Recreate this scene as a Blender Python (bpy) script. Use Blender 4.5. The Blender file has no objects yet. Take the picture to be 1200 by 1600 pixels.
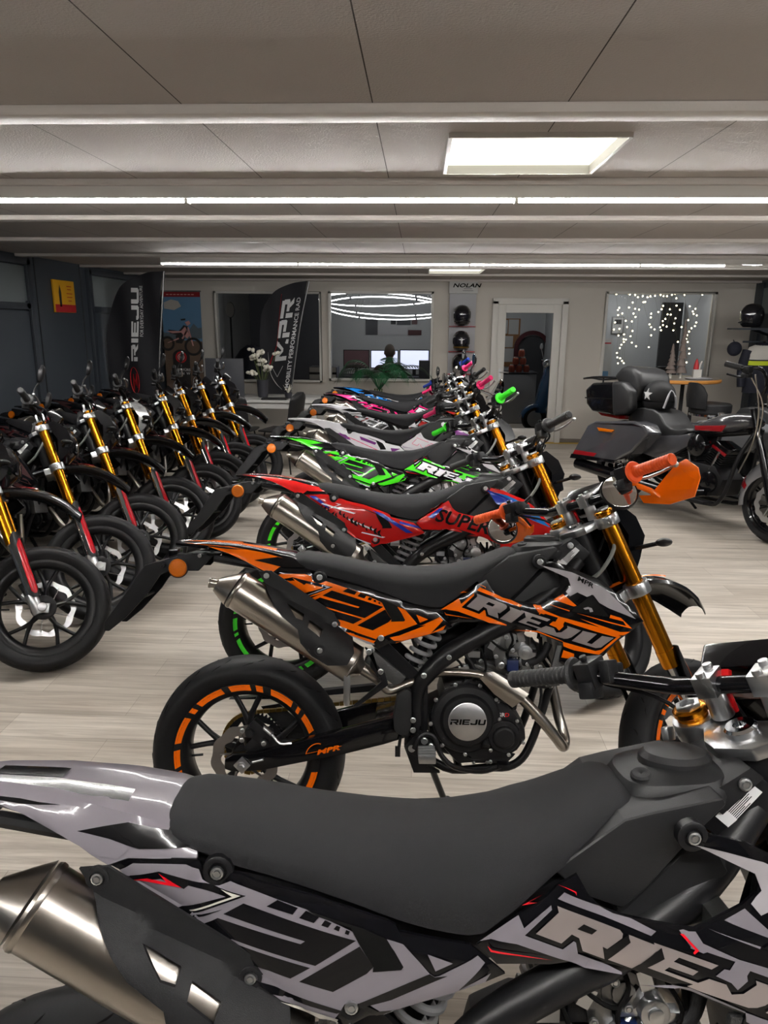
import bpy, bmesh, math, random
from mathutils import Vector, Matrix
from mathutils.geometry import delaunay_2d_cdt
random.seed(7)
SC = bpy.context.scene
COL = SC.collection
PI = math.pi
R = math.radians

# ------------------------------------------------------------------ materials
MATS = {}
def mat(name, col, rough=.5, metal=0., coat=0., bump=0., bscale=200., var=0., vscale=8., emit=0., alpha=1., trans=0., spec=.5, ior=1.45):
    if name in MATS: return MATS[name]
    m = bpy.data.materials.new(name); m.use_nodes = True
    nt = m.node_tree; n = nt.nodes; l = nt.links
    b = n['Principled BSDF']
    c = (*col, 1.)
    b.inputs['Base Color'].default_value = c
    b.inputs['Roughness'].default_value = rough
    b.inputs['Metallic'].default_value = metal
    b.inputs['Coat Weight'].default_value = coat
    b.inputs['Coat Roughness'].default_value = .04
    b.inputs['Specular IOR Level'].default_value = spec
    b.inputs['IOR'].default_value = ior
    b.inputs['Alpha'].default_value = alpha
    b.inputs['Transmission Weight'].default_value = trans
    if emit:
        b.inputs['Emission Color'].default_value = c
        b.inputs['Emission Strength'].default_value = emit
    if bump or var:
        tc = n.new('ShaderNodeTexCoord')
        if bump:
            t = n.new('ShaderNodeTexNoise'); t.inputs['Scale'].default_value = bscale; t.inputs['Detail'].default_value = 2
            bp = n.new('ShaderNodeBump'); bp.inputs['Strength'].default_value = bump; bp.inputs['Distance'].default_value = .002
            l.new(tc.outputs['Object'], t.inputs['Vector']); l.new(t.outputs['Fac'], bp.inputs['Height']); l.new(bp.outputs['Normal'], b.inputs['Normal'])
        if var:
            t = n.new('ShaderNodeTexNoise'); t.inputs['Scale'].default_value = vscale; t.inputs['Detail'].default_value = 4
            mx = n.new('ShaderNodeMix'); mx.data_type = 'RGBA'
            mx.inputs['A'].default_value = (*[x*(1-var) for x in col], 1); mx.inputs['B'].default_value = (*[min(1, x*(1+var)) for x in col], 1)
            l.new(tc.outputs['Object'], t.inputs['Vector']); l.new(t.outputs['Fac'], mx.inputs['Factor']); l.new(mx.outputs['Result'], b.inputs['Base Color'])
    MATS[name] = m
    return m

def srgb(r, g, b):
    f = lambda c: (c/255/12.92) if c/255 <= .04045 else ((c/255+.055)/1.055)**2.4
    return (f(r), f(g), f(b))

mat('gloss_black', (.004, .004, .005), .17, coat=.35, spec=.25)
mat('satin_black', (.008, .008, .009), .38, bump=.05, bscale=400, spec=.3)
mat('matte_black', (.013, .013, .014), .55, bump=.25, bscale=900, spec=.25)
mat('plastic_dark', (.015, .015, .016), .42, bump=.15, bscale=700, spec=.28)
mat('rubber', (.008, .008, .009), .55, spec=.25, bump=.12, bscale=120, var=.25, vscale=10)
mat('void_black', (.003, .003, .003), .7, bump=.1, spec=.15)
mat('seat_cover', (.0165, .0165, .018), .6, bump=.5, bscale=1500, spec=.16)
mat('gold', srgb(208, 132, 28), .24, metal=1., var=.08, vscale=12)
mat('gold_dark', srgb(150, 92, 15), .3, metal=1., var=.08)
mat('chrome', (.75, .76, .78), .1, metal=1., var=.05)
mat('alloy', (.60, .61, .62), .33, metal=1., bump=.08, bscale=300, var=.06)
mat('alloy_dark', (.22, .22, .22), .42, metal=1., bump=.25, bscale=120, var=.25, vscale=20)
mat('steel', (.42, .39, .35), .28, metal=1., bump=.05, bscale=80, var=.1)
mat('steel_disc', (.36, .34, .33), .36, metal=1., var=.12, vscale=25)
mat('brushed', (.68, .68, .69), .35, metal=1., bump=.12, bscale=60, var=.1, vscale=40)
mat('engine_black', (.009, .009, .010), .42, bump=.2, bscale=500, spec=.3)
mat('spring_grey', srgb(190, 190, 192), .4, var=.04)
mat('amber', srgb(205, 105, 0), .25, coat=.3, spec=.3, bump=.8, bscale=350)
mat('tail_red', srgb(130, 10, 12), .2, coat=.6, var=.1)
mat('brass', srgb(150, 120, 60), .4, metal=1., var=.25, vscale=60)
mat('mirror', (.8, .8, .8), .03, metal=1., var=.01)
mat('white_label', (.78, .78, .78), .5, var=.02)
mat('key_red', srgb(215, 20, 25), .35, var=.05)
mat('hose_grey', srgb(120, 122, 118), .5, var=.05)
mat('blue_clip', srgb(20, 35, 80), .5, var=.05)
mat('clear_plastic', (.9, .92, .95), .05, trans=1., ior=1.3, var=.01)
mat('hex_mesh', (.1, .1, .1), .45, metal=.8, bump=.9, bscale=420)

# ------------------------------------------------------------------ mesh builder
def fr(d):
    d = Vector(d).normalized()
    a = Vector((0, 0, 1)) if abs(d.z) < .9 else Vector((1, 0, 0))
    u = d.cross(a).normalized(); v = d.cross(u).normalized()
    return u, v, d

def catmull(pts, sub=6, closed=False):
    P = [Vector(p) for p in pts]; n = len(P)
    if n < 3: return P
    out = []
    rng = range(n if closed else n-1)
    for i in rng:
        p0 = P[(i-1) % n] if (closed or i > 0) else P[0]*2-P[1]
        p1 = P[i]; p2 = P[(i+1) % n]
        p3 = P[(i+2) % n] if (closed or i < n-2) else P[-1]*2-P[-2]
        for k in range(sub):
            t = k/sub
            out.append(.5*((2*p1)+(p2-p0)*t+(2*p0-5*p1+4*p2-p3)*t*t+(3*p1-p0-3*p2+p3)*t**3))
    if not closed: out.append(P[-1].copy())
    return out

class MB:
    def __init__(s): s.v = []; s.f = []; s.M = None; s.mf = None
    def add(s, vs, fs):
        o = len(s.v)
        if s.M is not None:
            vs = [s.M(Vector(v)) if callable(s.M) else s.M @ Vector(v) for v in vs]
        s.v += [tuple(v) for v in vs]; s.f += [tuple(i+o for i in f) for f in fs]
        return s
    def box(s, c, d, rot=None):
        vs = []
        for x in (-.5, .5):
            for y in (-.5, .5):
                for z in (-.5, .5):
                    p = Vector((x*d[0], y*d[1], z*d[2]))
                    if rot is not None: p = rot @ p
                    vs.append(Vector(c)+p)
        return s.add(vs, [(0,1,3,2),(4,6,7,5),(0,4,5,1),(2,3,7,6),(0,2,6,4),(1,5,7,3)])
    def loft(s, secs, cap=True, closed=True):
        n = len(secs[0]); vs = [p for q in secs for p in q]; fs = []
        for i in range(len(secs)-1):
            for k in range(n if closed else n-1):
                a = i*n+k; b = i*n+(k+1) % n
                fs.append((a, b, b+n, a+n))
        if cap and closed:
            fs.append(tuple(range(n-1, -1, -1))); o = (len(secs)-1)*n; fs.append(tuple(o+k for k in range(n)))
        return s.add(vs, fs)
    def cyl(s, p0, p1, r0, r1=None, n=14, cap=True):
        r1 = r0 if r1 is None else r1
        p0 = Vector(p0); p1 = Vector(p1); u, v, d = fr(p1-p0)
        ring = lambda p, r: [p+r*(u*math.cos(2*PI*k/n)+v*math.sin(2*PI*k/n)) for k in range(n)]
        return s.loft([ring(p0, r0), ring(p1, r1)], cap)
    def lathe(s, prof, o, ax, n=32, cap=False):
        o = Vector(o); u, v, d = fr(ax)
        secs = [[o+d*h+max(r, 1e-5)*(u*math.cos(2*PI*k/n)+v*math.sin(2*PI*k/n)) for k in range(n)] for r, h in prof]
        return s.loft(secs, cap)
    def torus_prof(s, prof, o, ax, n=48):
        # closed profile loop of (radius, along)
        o = Vector(o); u, v, d = fr(ax); m = len(prof); vs = []; fs = []
        for k in range(n):
            a = 2*PI*k/n
            for r, h in prof: vs.append(o+d*h+r*(u*math.cos(a)+v*math.sin(a)))
        for k in range(n):
            for j in range(m):
                a = k*m+j; b = k*m+(j+1) % m; c = ((k+1) % n)*m+(j+1) % m; e = ((k+1) % n)*m+j
                fs.append((a, b, c, e))
        return s.add(vs, fs)
    def tube(s, pts, r, n=8, sub=0, closed=False, flat=1.):
        P = catmull(pts, sub, closed) if sub else [Vector(p) for p in pts]
        m = len(P)
        rs = r if isinstance(r, (list, tuple)) else [r]*m
        if len(rs) != m:
            q = len(rs)-1; rs = [rs[min(q, int(i/(m-1)*q))]+(rs[min(q, int(i/(m-1)*q)+1)]-rs[min(q, int(i/(m-1)*q))])*((i/(m-1)*q) % 1) for i in range(m)]
        secs = []; u = None
        for i in range(m):
            t = (P[(i+1) % m]-P[i-1]) if (closed or 0 < i < m-1) else (P[1]-P[0] if i == 0 else P[-1]-P[-2])
            t = t.normalized()
            if u is None: u, v, _ = fr(t)
            u = (u-t*u.dot(t)).normalized(); v = t.cross(u)
            secs.append([P[i]+rs[i]*(u*math.cos(2*PI*k/n)+flat*v*math.sin(2*PI*k/n)) for k in range(n)])
        if closed:
            secs.append(secs[0]); return s.loft(secs, False)
        return s.loft(secs)
    def prism(s, poly, a, b, f=None):
        # poly in (x,z); extruded along y from a to b
        f = f or (lambda x, y, z: (x, y, z))
        n = len(poly)
        ar = sum(poly[i][0]*poly[(i+1) % n][1]-poly[(i+1) % n][0]*poly[i][1] for i in range(n))
        if ar < 0: poly = poly[::-1]
        if a > b: a, b = b, a
        vs = [f(x, a, z) for x, z in poly]+[f(x, b, z) for x, z in poly]
        fs = [tuple(range(n)), tuple(range(2*n-1, n-1, -1))]+[(i+n, (i+1) % n+n, (i+1) % n, i) for i in range(n)]
        return s.add(vs, fs)
    def ball(s, c, r, n=16, m=10, rot=None):
        if not isinstance(r, (tuple, list)): r = (r, r, r)
        vs = []; fs = []
        for j in range(m+1):
            t = PI*j/m
            for k in range(n):
                p = Vector((r[0]*math.sin(t)*math.cos(2*PI*k/n), r[1]*math.sin(t)*math.sin(2*PI*k/n), r[2]*math.cos(t)))
                if rot is not None: p = rot @ p
                vs.append(Vector(c)+p)
        for j in range(m):
            for k in range(n):
                fs.append((j*n+k, (j+1)*n+k, (j+1)*n+(k+1) % n, j*n+(k+1) % n))
        return s.add(vs, fs)
    def mesh(s, name, ang=38, bevel=0., seg=2):
        me = bpy.data.meshes.new(name)
        me.from_pydata([tuple(v) for v in s.v], [], s.f)
        if s.mf is not None:
            for p in me.polygons[s.mf:]: p.material_index = 1
        bm = bmesh.new(); bm.from_mesh(me)
        bmesh.ops.remove_doubles(bm, verts=bm.verts, dist=1e-5)
        bmesh.ops.recalc_face_normals(bm, faces=bm.faces)
        if bevel:
            es = [e for e in bm.edges if len(e.link_faces) == 2 and e.calc_face_angle(0) > R(28)]
            if es: bmesh.ops.bevel(bm, geom=es, offset=bevel, segments=seg, affect='EDGES', clamp_overlap=True, profile=.6)
        bm.to_mesh(me); bm.free()
        for p in me.polygons: p.use_smooth = True
        me.set_sharp_from_angle(angle=R(ang))
        return me
    def obj(s, name, m, parent=None, ang=38, bevel=0., seg=2):
        me = s.mesh(name, ang, bevel, seg); me.materials.append(MATS[m] if isinstance(m, str) else m)
        return link(name, me, parent)

def link(name, me, parent=None):
    o = bpy.data.objects.new(name, me); COL.objects.link(o)
    if parent is not None: o.parent = parent
    return o
def thing(name, label, cat, loc=(0, 0, 0), rz=0., group=None):
    o = bpy.data.objects.new(name, None); COL.objects.link(o)
    o.empty_display_size = .1
    o.location = loc; o.rotation_euler = (0, 0, rz); tag(o, label, cat, group); return o
def tag(o, label, cat, group=None):
    o['label'] = label; o['category'] = cat
    if group: o['group'] = group
    return o
def struct(o): o['kind'] = 'structure'; return o

# ------------------------------------------------------------------ text and flat art
_TXT = {}
def text2d(s, bold=0., align='LEFT'):
    """triangulated 2-D glyphs, height of capitals about 1"""
    k = (s, bold, align)
    if k in _TXT: return _TXT[k]
    cu = bpy.data.curves.new('t', 'FONT'); cu.body = s; cu.size = 1.4; cu.offset = bold; cu.align_x = align; cu.resolution_u = 2
    o = bpy.data.objects.new('t', cu); COL.objects.link(o)
    dg = bpy.context.evaluated_depsgraph_get(); me = bpy.data.meshes.new_from_object(o.evaluated_get(dg))
    vs = [(v.co.x, v.co.y) for v in me.vertices]; fs = [tuple(p.vertices) for p in me.polygons]
    bpy.data.objects.remove(o); bpy.data.curves.remove(cu); bpy.data.meshes.remove(me)
    _TXT[k] = (vs, fs); return _TXT[k]
def put_text(mb, s, f, bold=0., align='LEFT'):
    vs, fs = text2d(s, bold, align)
    return mb.add([f(x, y) for x, y in vs], fs)
def quad(x0, y0, x1, y1): return [(x0, y0), (x1, y0), (x1, y1), (x0, y1)]
GL = {
 'R': [quad(0, .74, 1.35, 1), quad(1.05, .38, 1.42, .82), quad(.5, .33, 1.3, .55), quad(0, 0, .36, .56), [(.72, .36), (1.08, .36), (1.5, 0), (1.08, 0)]],
 'I': [quad(0, 0, .36, 1)],
 'E': [quad(0, 0, .36, 1), quad(.36, .76, 1.3, 1), quad(.36, .39, 1.2, .61), quad(.36, 0, 1.3, .24)],
 'J': [quad(.85, .1, 1.21, 1), quad(.1, 0, 1.1, .25), quad(0, .1, .34, .34)],
 'U': [quad(0, .1, .36, 1), quad(.95, .1, 1.31, 1), quad(.1, 0, 1.2, .25)],
 'M': [quad(0, 0, .34, 1), quad(1.3, 0, 1.64, 1), [(0, 1), (.4, 1), (.95, .35), (.7, .35)], [(1.24, 1), (1.64, 1), (.95, .35), (.7, .35)]],
 'P': [quad(0, .74, 1.3, 1), quad(1.0, .42, 1.36, .85), quad(.45, .35, 1.3, .58), quad(0, 0, .36, .58)],
}
GW = {'R': 1.6, 'I': .5, 'E': 1.45, 'J': 1.36, 'U': 1.45, 'M': 1.8, 'P': 1.5}
def block_word(mb, w, f):
    x = 0
    for c in w:
        for q in GL[c]: mb.add([f(x+a, b) for a, b in q], [(0, 1, 2, 3)])
        x += GW[c]
    return mb
def word_len(w): return sum(GW[c] for c in w)-.14

# ------------------------------------------------------------------ sheets that follow a surface
def seg_dist(x, z, poly):
    d = 9.
    n = len(poly)
    for i in range(n):
        ax, az = poly[i]; bx, bz = poly[(i+1) % n]
        ex, ez = bx-ax, bz-az; t = ((x-ax)*ex+(z-az)*ez)/(ex*ex+ez*ez+1e-12); t = max(0, min(1, t))
        d = min(d, math.hypot(x-ax-t*ex, z-az-t*ez))
    return d
def inside(x, z, poly):
    c = False; n = len(poly)
    for i in range(n):
        ax, az = poly[i]; bx, bz = poly[(i+1) % n]
        if (az > z) != (bz > z) and x < (bx-ax)*(z-az)/(bz-az)+ax: c = not c
    return c
def cdt(poly, step, holes=()):
    def fine(pl):
        out = []
        for i in range(len(pl)):
            (ax, az), (bx, bz) = pl[i], pl[(i+1) % len(pl)]; m = max(1, int(math.hypot(bx-ax, bz-az)/step))
            out += [(ax+(bx-ax)*k/m, az+(bz-az)*k/m) for k in range(m)]
        return out
    pts = [Vector(p) for p in fine(poly)]; n = len(pts)
    holes = [fine(h) for h in holes]
    edges = [(i, (i+1) % n) for i in range(n)]
    for h in holes:
        o = len(pts); m = len(h); pts += [Vector(p) for p in h]; edges += [(o+i, o+(i+1) % m) for i in range(m)]
    xs = [p[0] for p in poly]; zs = [p[1] for p in poly]
    x = min(xs)+step*.5; row = 0
    while x < max(xs):
        z = min(zs)+step*(.5 if row % 2 else 0.)
        while z < max(zs):
            if inside(x, z, poly) and seg_dist(x, z, poly) > step*.45 and all(not inside(x, z, h) and seg_dist(x, z, h) > step*.4 for h in holes): pts.append(Vector((x, z)))
            z += step
        x += step; row += 1
    vs, es, fs, *_ = delaunay_2d_cdt(pts, edges, [], 1, 1e-6)
    out = []
    for f in fs:
        cx = sum(vs[i][0] for i in f)/len(f); cz = sum(vs[i][1] for i in f)/len(f)
        if inside(cx, cz, poly) and not any(inside(cx, cz, h) for h in holes):
            a, b, c = [vs[i] for i in f[:3]]
            out.append(tuple(f) if (b[0]-a[0])*(c[1]-a[1])-(b[1]-a[1])*(c[0]-a[0]) > 0 else tuple(f[::-1]))
    return [(v[0], v[1]) for v in vs], out
def sheet(mb, poly, yf, step=.014, thick=.004, holes=(), side=-1):
    vs, fs = cdt(poly, step, holes); n = len(vs)
    F = [(x, side*yf(x, z), z) for x, z in vs]; B = [(x, side*(yf(x, z)-thick), z) for x, z in vs]
    cnt = {}
    for f in fs:
        for i in range(len(f)):
            e = (f[i], f[(i+1) % len(f)]); cnt[e] = 1
    rim = [(e[1], e[0], e[0]+n, e[1]+n) for e in cnt if (e[1], e[0]) not in cnt]
    return mb.add(F+B, fs+[tuple(i+n for i in f[::-1]) for f in fs]+rim)
def decal(mb, poly, yf, off, step=.02, side=-1):
    vs, fs = cdt(poly, step)
    return mb.add([(x, side*(yf(x, z)+off), z) for x, z in vs], fs)
# outlines of the motorcycle in its own side plane (x forward, z up), millimetres
def mm(l): return [(a/1000, b/1000) for a, b in zip(l[::2], l[1::2])]
O_SIDE = mm([79,880,93,887,117,894,203,892,208,885,210,873,215,864,224,860,234,862,242,869,248,876,265,875,286,867,363,852,431,830,468,817,478,810,482,801,487,800,526,790,581,779,630,737,604,726,559,712,486,693,462,685,441,685,407,669,394,681,354,695,304,736,257,770,194,821])
O_SHROUD = mm([591,779,643,818,687,847,701,862,728,878,745,848,762,831,794,822,839,814,886,809,912,823,949,845,968,863,971,880,960,893,930,906,896,917,881,918,870,930,870,945,883,952,896,947,909,936,957,927,996,909,1049,889,1078,869,1102,847,1134,813,1179,769,1147,742,1103,706,1068,664,1045,652,1022,635,998,615,980,612,941,642,945,670,953,697,929,705,883,723,808,747,778,754,737,758,692,751,618,751])
O_GUARD = mm([50,897,89,899,307,755,331,712,339,665,320,633,262,629,215,656,183,695,175,734,128,772,105,803])
O_GUARD_H1 = mm([140,806,191,774,187,758,168,766])
O_GUARD_H2 = mm([207,759,246,732,238,712,203,739])
O_PLATEARM = mm([-100,934,-149,943,-189,937,-234,920,-274,914,-308,904,-334,862,-434,727,-434,701,-418,701,-368,742,-302,814,-262,874,-234,888,-143,889])
O_BEAM = mm([793,745,735,714,620,646,559,586,530,535,526,432,536,344])
O_CRADLE = mm([567,316,640,283,744,291,809,294,852,320,880,371,905,445,936,550,992,669])
O_PIVOTCOVER = mm([496,549,510,539,511,442,500,407,477,407,459,422,455,461,466,529])
GFX = [
 ('side', 'A', mm([91,874,112,886,187,887,205,881,210,867,224,859,234,860,250,868,317,848,356,837,419,808,428,794,448,759,487,757,476,777,465,796,486,788,488,787,510,762,524,745,531,740,537,741,591,766,601,756,565,717,609,742,602,727,559,713,486,695,462,687,455,695,438,708,408,708,393,683,321,712,295,731,282,742,251,764,197,799,162,823])),
 ('side', 'K', mm([197,799,233,819,348,791,354,795,241,825,269,841,423,796,368,762,253,792,247,789,361,759,334,744,305,753,251,764])),
 ('side', 'K', mm([346,740,428,788,447,759,438,750,392,726])),
 ('side', 'M', mm([356,837,373,828,416,814,427,792,447,759,446,752,485,753,488,757,476,779,463,798,432,813,400,823])),
 ('side', 'K', mm([301,839,316,848,344,839,337,830])),
 ('side', 'K', mm([346,826,355,836,373,828,366,820])),
 ('side', 'K', mm([376,817,381,824,390,820,385,814])),
 ('side', 'K', mm([393,812,397,817,402,815,400,809])),
 ('side', 'K', mm([408,806,410,811,415,809,413,804])),
 ('side', 'K', mm([102,867,149,877,234,858,272,851,179,813,168,815,163,823,244,848,191,860,185,855,152,867,108,860])),
 ('side', 'C', mm([108,862,133,867,160,863,149,875,168,864,182,857,132,862])),
 ('side', 'E', mm([170,816,253,849,236,857,265,851,174,815])),
 ('side', 'K', mm([186,807,240,831,180,812])),
 ('side', 'K', mm([287,738,404,699,400,696,397,695,308,721,295,731])),
 ('side', 'E', mm([321,711,399,686,397,681,374,686])),
 ('side', 'K', mm([423,707,524,745,531,740,549,741,471,711,438,704,453,695,484,695,451,687])),
 ('side', 'K', mm([563,715,601,756,608,746,565,717])),
 ('side', 'A', mm([521,773,556,759,532,749])),
 ('shroud', 'A', mm([593,787,647,822,654,806,691,838,692,832,655,796,707,777,722,789,725,787,728,771,788,747,788,744,737,751,644,784,609,789])),
 ('shroud', 'A', mm([700,847,709,856,757,836,777,826,801,820,833,806,826,800])),
 ('shroud', 'A', mm([877,807,886,807,894,794,940,776,1052,749,1114,724,1053,668,982,679,952,689,950,703,1042,679,1059,683,1101,721,1041,736,987,752,954,762,950,755,951,748,938,735,930,744,910,752,921,762,928,761,935,773,899,783,894,781,877,787,878,788,864,808,870,809])),
 ('shroud', 'A', mm([923,825,950,842,988,809,979,807])),
 ('shroud', 'A', mm([987,788,1076,763,1145,747,1112,778,1083,786,1080,777,1119,768,1127,755,1100,761])),
 ('shroud', 'A', mm([902,813,968,795,967,792])),
 ('shroud', 'A', mm([998,772,1111,737,1141,738,1122,727,1106,727,1052,749])),
 ('shroud', 'A', mm([952,678,982,669,981,653,946,656])),
 ('shroud', 'A', mm([1014,659,1040,655,1010,653])),
 ('shroud', 'A', mm([809,732,878,732,933,711,950,704,950,702,878,727])),
 ('shroud', 'S', mm([883,924,927,916,974,906,1009,891,1041,873,1065,863,1111,819,1154,776,1078,805,1051,820,1034,843,1017,836,990,848,969,836,958,849,972,867,965,888,933,902])),
 ('shroud', 'M', mm([970,793,1030,843,1041,829,1080,780,981,791])),
 ('shroud', 'E', mm([1006,803,1019,807,1030,804,1034,794,1025,792,1022,801,1011,799])),
 ('letter', 'B', mm([670,799,701,829,699,838,784,807,788,802,787,796,767,780,761,783,764,765,734,776,729,794,719,799,705,786])),
 ('letter', 'K', mm([726,807,735,814,753,806,746,800])),
 ('letter', 'B', mm([767,765,797,791,796,801,839,786,801,753])),
 ('letter', 'B', mm([808,761,833,780,829,792,913,767,904,761,862,774,855,768,887,757,880,751,849,760,843,755,888,741,885,737])),
 ('letter', 'B', mm([961,750,1000,738,973,717,963,713,952,712,886,730,873,735,901,748,923,742,930,729,945,731,962,744])),
 ('letter', 'B', mm([1002,732,1005,737,1045,729,1017,703,1031,699,1060,724,1093,719,1057,690,1042,688,974,707])),
 ('letter', 'K', mm([839,786,843,771,817,755,812,748,801,753])),
 ('letter', 'K', mm([764,764,761,783,767,780,788,796,795,801,798,791,767,764])),
 ('shroud', 'C', mm([604,781,610,776,692,762,608,773])),
 ('shroud', 'C', mm([700,867,725,858,725,853,723,857])),
 ('shroud', 'C', mm([650,839,679,854,659,843,672,841])),
 ('shroud', 'C', mm([864,805,869,805,888,785,882,780,880,782,883,786])),
]
CP = [(.08,.90,.10),(.231,.878,.11),(.417,.703,.150),(.60,.80,.135),(.60,.72,.135),(.33,.78,.15),(.729,.877,.127),(.76,.833,.139),(.88,.814,.175),(.886,.935,.118),(1.05,.88,.17),(1.175,.767,.20),(1.0,.70,.185),(.95,.62,.165),(.8,.72,.15),(.65,.79,.137)]
def lat(x, z, s=.11):
    a = b = 0
    for cx, cz, w in CP:
        k = math.exp(-((x-cx)**2+(z-cz)**2)/(2*s*s))+1e-9; a += k*w; b += k
    return a/b
def body_y(outline, r=.012, h=.006):
    return lambda x, z: lat(x, z)-h*math.exp(-seg_dist(x, z, outline)/r*1.6)
def lerp(x, tab):
    if x <= tab[0][0]: return tab[0][1]
    for (a, u), (b, v) in zip(tab, tab[1:]):
        if x <= b: return u+(v-u)*(x-a)/(b-a)
    return tab[-1][1]

# steering: everything on the fork is modelled straight ahead, then turned to the left lock about the raked axis
P0 = Vector((1.022, 0, 1.031)); RAKE = R(25); AX = Vector((-math.sin(RAKE), 0, math.cos(RAKE))); E1 = Vector((math.cos(RAKE), 0, math.sin(RAKE)))
STEER = Matrix.Translation(P0) @ Matrix.Rotation(R(35), 4, AX) @ Matrix.Translation(-P0)
def S(u, v, w): return P0+E1*u+Vector((0, v, 0))+AX*w
class SB(MB):
    def __init__(s): super().__init__(); s.M = STEER
AXF = S(.065, 0, -.83)       # front axle, straight ahead

STEERED = []
PARTS = []   # (name, mesh, role, parent index, options)
def pieces(mb):
    # the loose pieces of a builder
    par = list(range(len(mb.v)))
    def find(i):
        while par[i] != i: par[i] = par[par[i]]; i = par[i]
        return i
    for f in mb.f:
        r0 = find(f[0])
        for i in f[1:]: par[find(i)] = r0
    groups = {}
    for f in mb.f: groups.setdefault(find(f[0]), []).append(f)
    out = []
    for g in groups.values():
        ids = sorted({i for f in g for i in f}); mp = {i: k for k, i in enumerate(ids)}
        q = MB(); q.v = [mb.v[i] for i in ids]; q.f = [tuple(mp[i] for i in f) for f in g]; out.append(q)
    return out
SPLIT = {'frame_bolt', 'caliper_bolt', 'engine_bolt', 'bracket_bolt', 'guard_bolt', 'panel_bolt', 'bolt_washer', 'guard_washer', 'coolant_hose', 'hose_clamp', 'radiator', 'holder_bolt', 'control_cable', 'slash_graphic', 'splash_graphic', 'splash_graphic_pale', 'shard_graphic', 'footpeg', 'peg_bracket', 'indicator', 'graphic_pale', 'wiring', 'pinstripe', 'axle_block', 'engine_fittings'}
DETAIL = {'engine_fittings', 'wiring', 'frame_bolt', 'caliper_bolt', 'engine_bolt', 'bracket_bolt', 'guard_bolt', 'guard_washer', 'hose_clamp', 'hose_clip', 'holder_bolt', 'label_print', 'badge_lettering', 'cover_lettering', 'cover_lettering_red', 'seat_lettering', 'control_cable', 'shield_bolt', 'cap_bolt', 'cap_lock', 'engine_bracket', 'bolt_washer', 'panel_bolt', 'maker_logo', 'reflector_ring', 'cap_nut'}
def P(name, mb, role, parent=None, opt=None, ang=38, bevel=0., seg=2):
    if bevel: ang = 24 if seg == 2 else 19
    if opt is None and name in DETAIL: opt = 'detail'
    if name in SPLIT:
        ps = pieces(mb)
        if len(ps) > 1:
            for q in ps: PARTS.append((name, q.mesh(name, ang, bevel, seg), role, parent, opt)); STEERED.append(isinstance(mb, SB))
            return len(PARTS)-1
    PARTS.append((name, mb.mesh(name, ang, bevel, seg), role, parent, opt)); STEERED.append(isinstance(mb, SB)); return len(PARTS)-1

def bolt(mb, x, y, z, r=.009, side=-1, h=.005):
    mb.lathe([(0, h), (r*.45, h), (r*.5, h*.5), (r*.62, h*.5), (r*.7, h), (r*.95, h*.8), (r, 0)], (x, y, z), (0, side, 0), 12)

def wheel(mk, c, Rt, w, rim_r=.223):
    """mk() -> builder; c centre; returns meshes of tyre, rim"""
    c = Vector(c); Y = Vector((0, 1, 0))
    t = mk(); prof = []
    hw = w/2; hb = w*.34
    # carcass: bead -> sidewall -> crown -> other side
    side = [(rim_r, hb), (rim_r+.012, hb+.008), (rim_r+(Rt-rim_r)*.42, hw*.985), (rim_r+(Rt-rim_r)*.6, hw), (rim_r+(Rt-rim_r)*.74, hw*.9), (rim_r+(Rt-rim_r)*.88, hw*.66), (Rt-.0035, hw*.36)]
    prof = side+[(Rt, 0)]+[(r, -h) for r, h in side[::-1]]+[(rim_r-.004, -hb+.01), (rim_r-.004, hb-.01)]
    t.torus_prof(prof, c, Y, 72)
    # tread grooves: shallow dark sipes as slim raised-edge strips
    t.mf = len(t.f)
    for sgn in (-1, 1):
        for k in range(18):
            a0 = 2*PI*(k+(.5 if sgn > 0 else 0))/18
            pts = []
            for q in range(6):
                f = q/5; h = hw*(.30+.55*f); rr = Rt-.0035-(Rt-rim_r)*.125*max(0, (h/hw-.36)/.3) if h < hw*.66 else rim_r+(Rt-rim_r)*(.88-.14*(h/hw-.66)/.24)
                a = a0+.16*f*f+.05*f
                pts.append(c+Vector((math.cos(a)*(rr+.0002), sgn*h, math.sin(a)*(rr+.0002))))
            t.tube(pts, [.0005, .0024, .003, .0026, .0018, .0005], 4, sub=2)
    rim = mk()
    rp = [(rim_r+.006, hb+.006), (rim_r+.006, hb), (rim_r-.006, hb-.004), (rim_r-.024, hb-.016), (rim_r-.03, 0), (rim_r-.024, -hb+.016), (rim_r-.006, -hb+.004), (rim_r+.006, -hb), (rim_r+.006, -hb-.006), (rim_r-.002, -hb-.007), (rim_r-.016, -hb-.004), (rim_r-.033, -hb+.012), (rim_r-.037, 0), (rim_r-.033, hb-.012), (rim_r-.016, hb+.004), (rim_r-.002, hb+.007)]
    rim.torus_prof(rp, c, Y, 72)
    rim.lathe([(.018, -.055), (.042, -.055), (.05, -.045), (.05, .045), (.042, .055), (.018, .055)], c, Y, 24)
    for k in range(5):
        a = 2*PI*k/5+.35
        d = lambda ang, r, h=0.: c+Vector((math.cos(ang)*r, h, math.sin(ang)*r))
        rim.tube([d(a, .045), d(a, .085), d(a, .1)], [.019, .013, .013], 8, flat=.8)
        for sg in (-1, 1):
            rim.tube([d(a, .092), d(a+sg*.13, .135), d(a+sg*.235, .19), d(a+sg*.25, .195)], [.012, .009, .009, .012], 8, sub=3)
    # valve
    rim.cyl(c+Vector((-.19, -.0, -.02)), c+Vector((-.15, -.0, -.016)), .004, n=8)
    return t, rim
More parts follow.
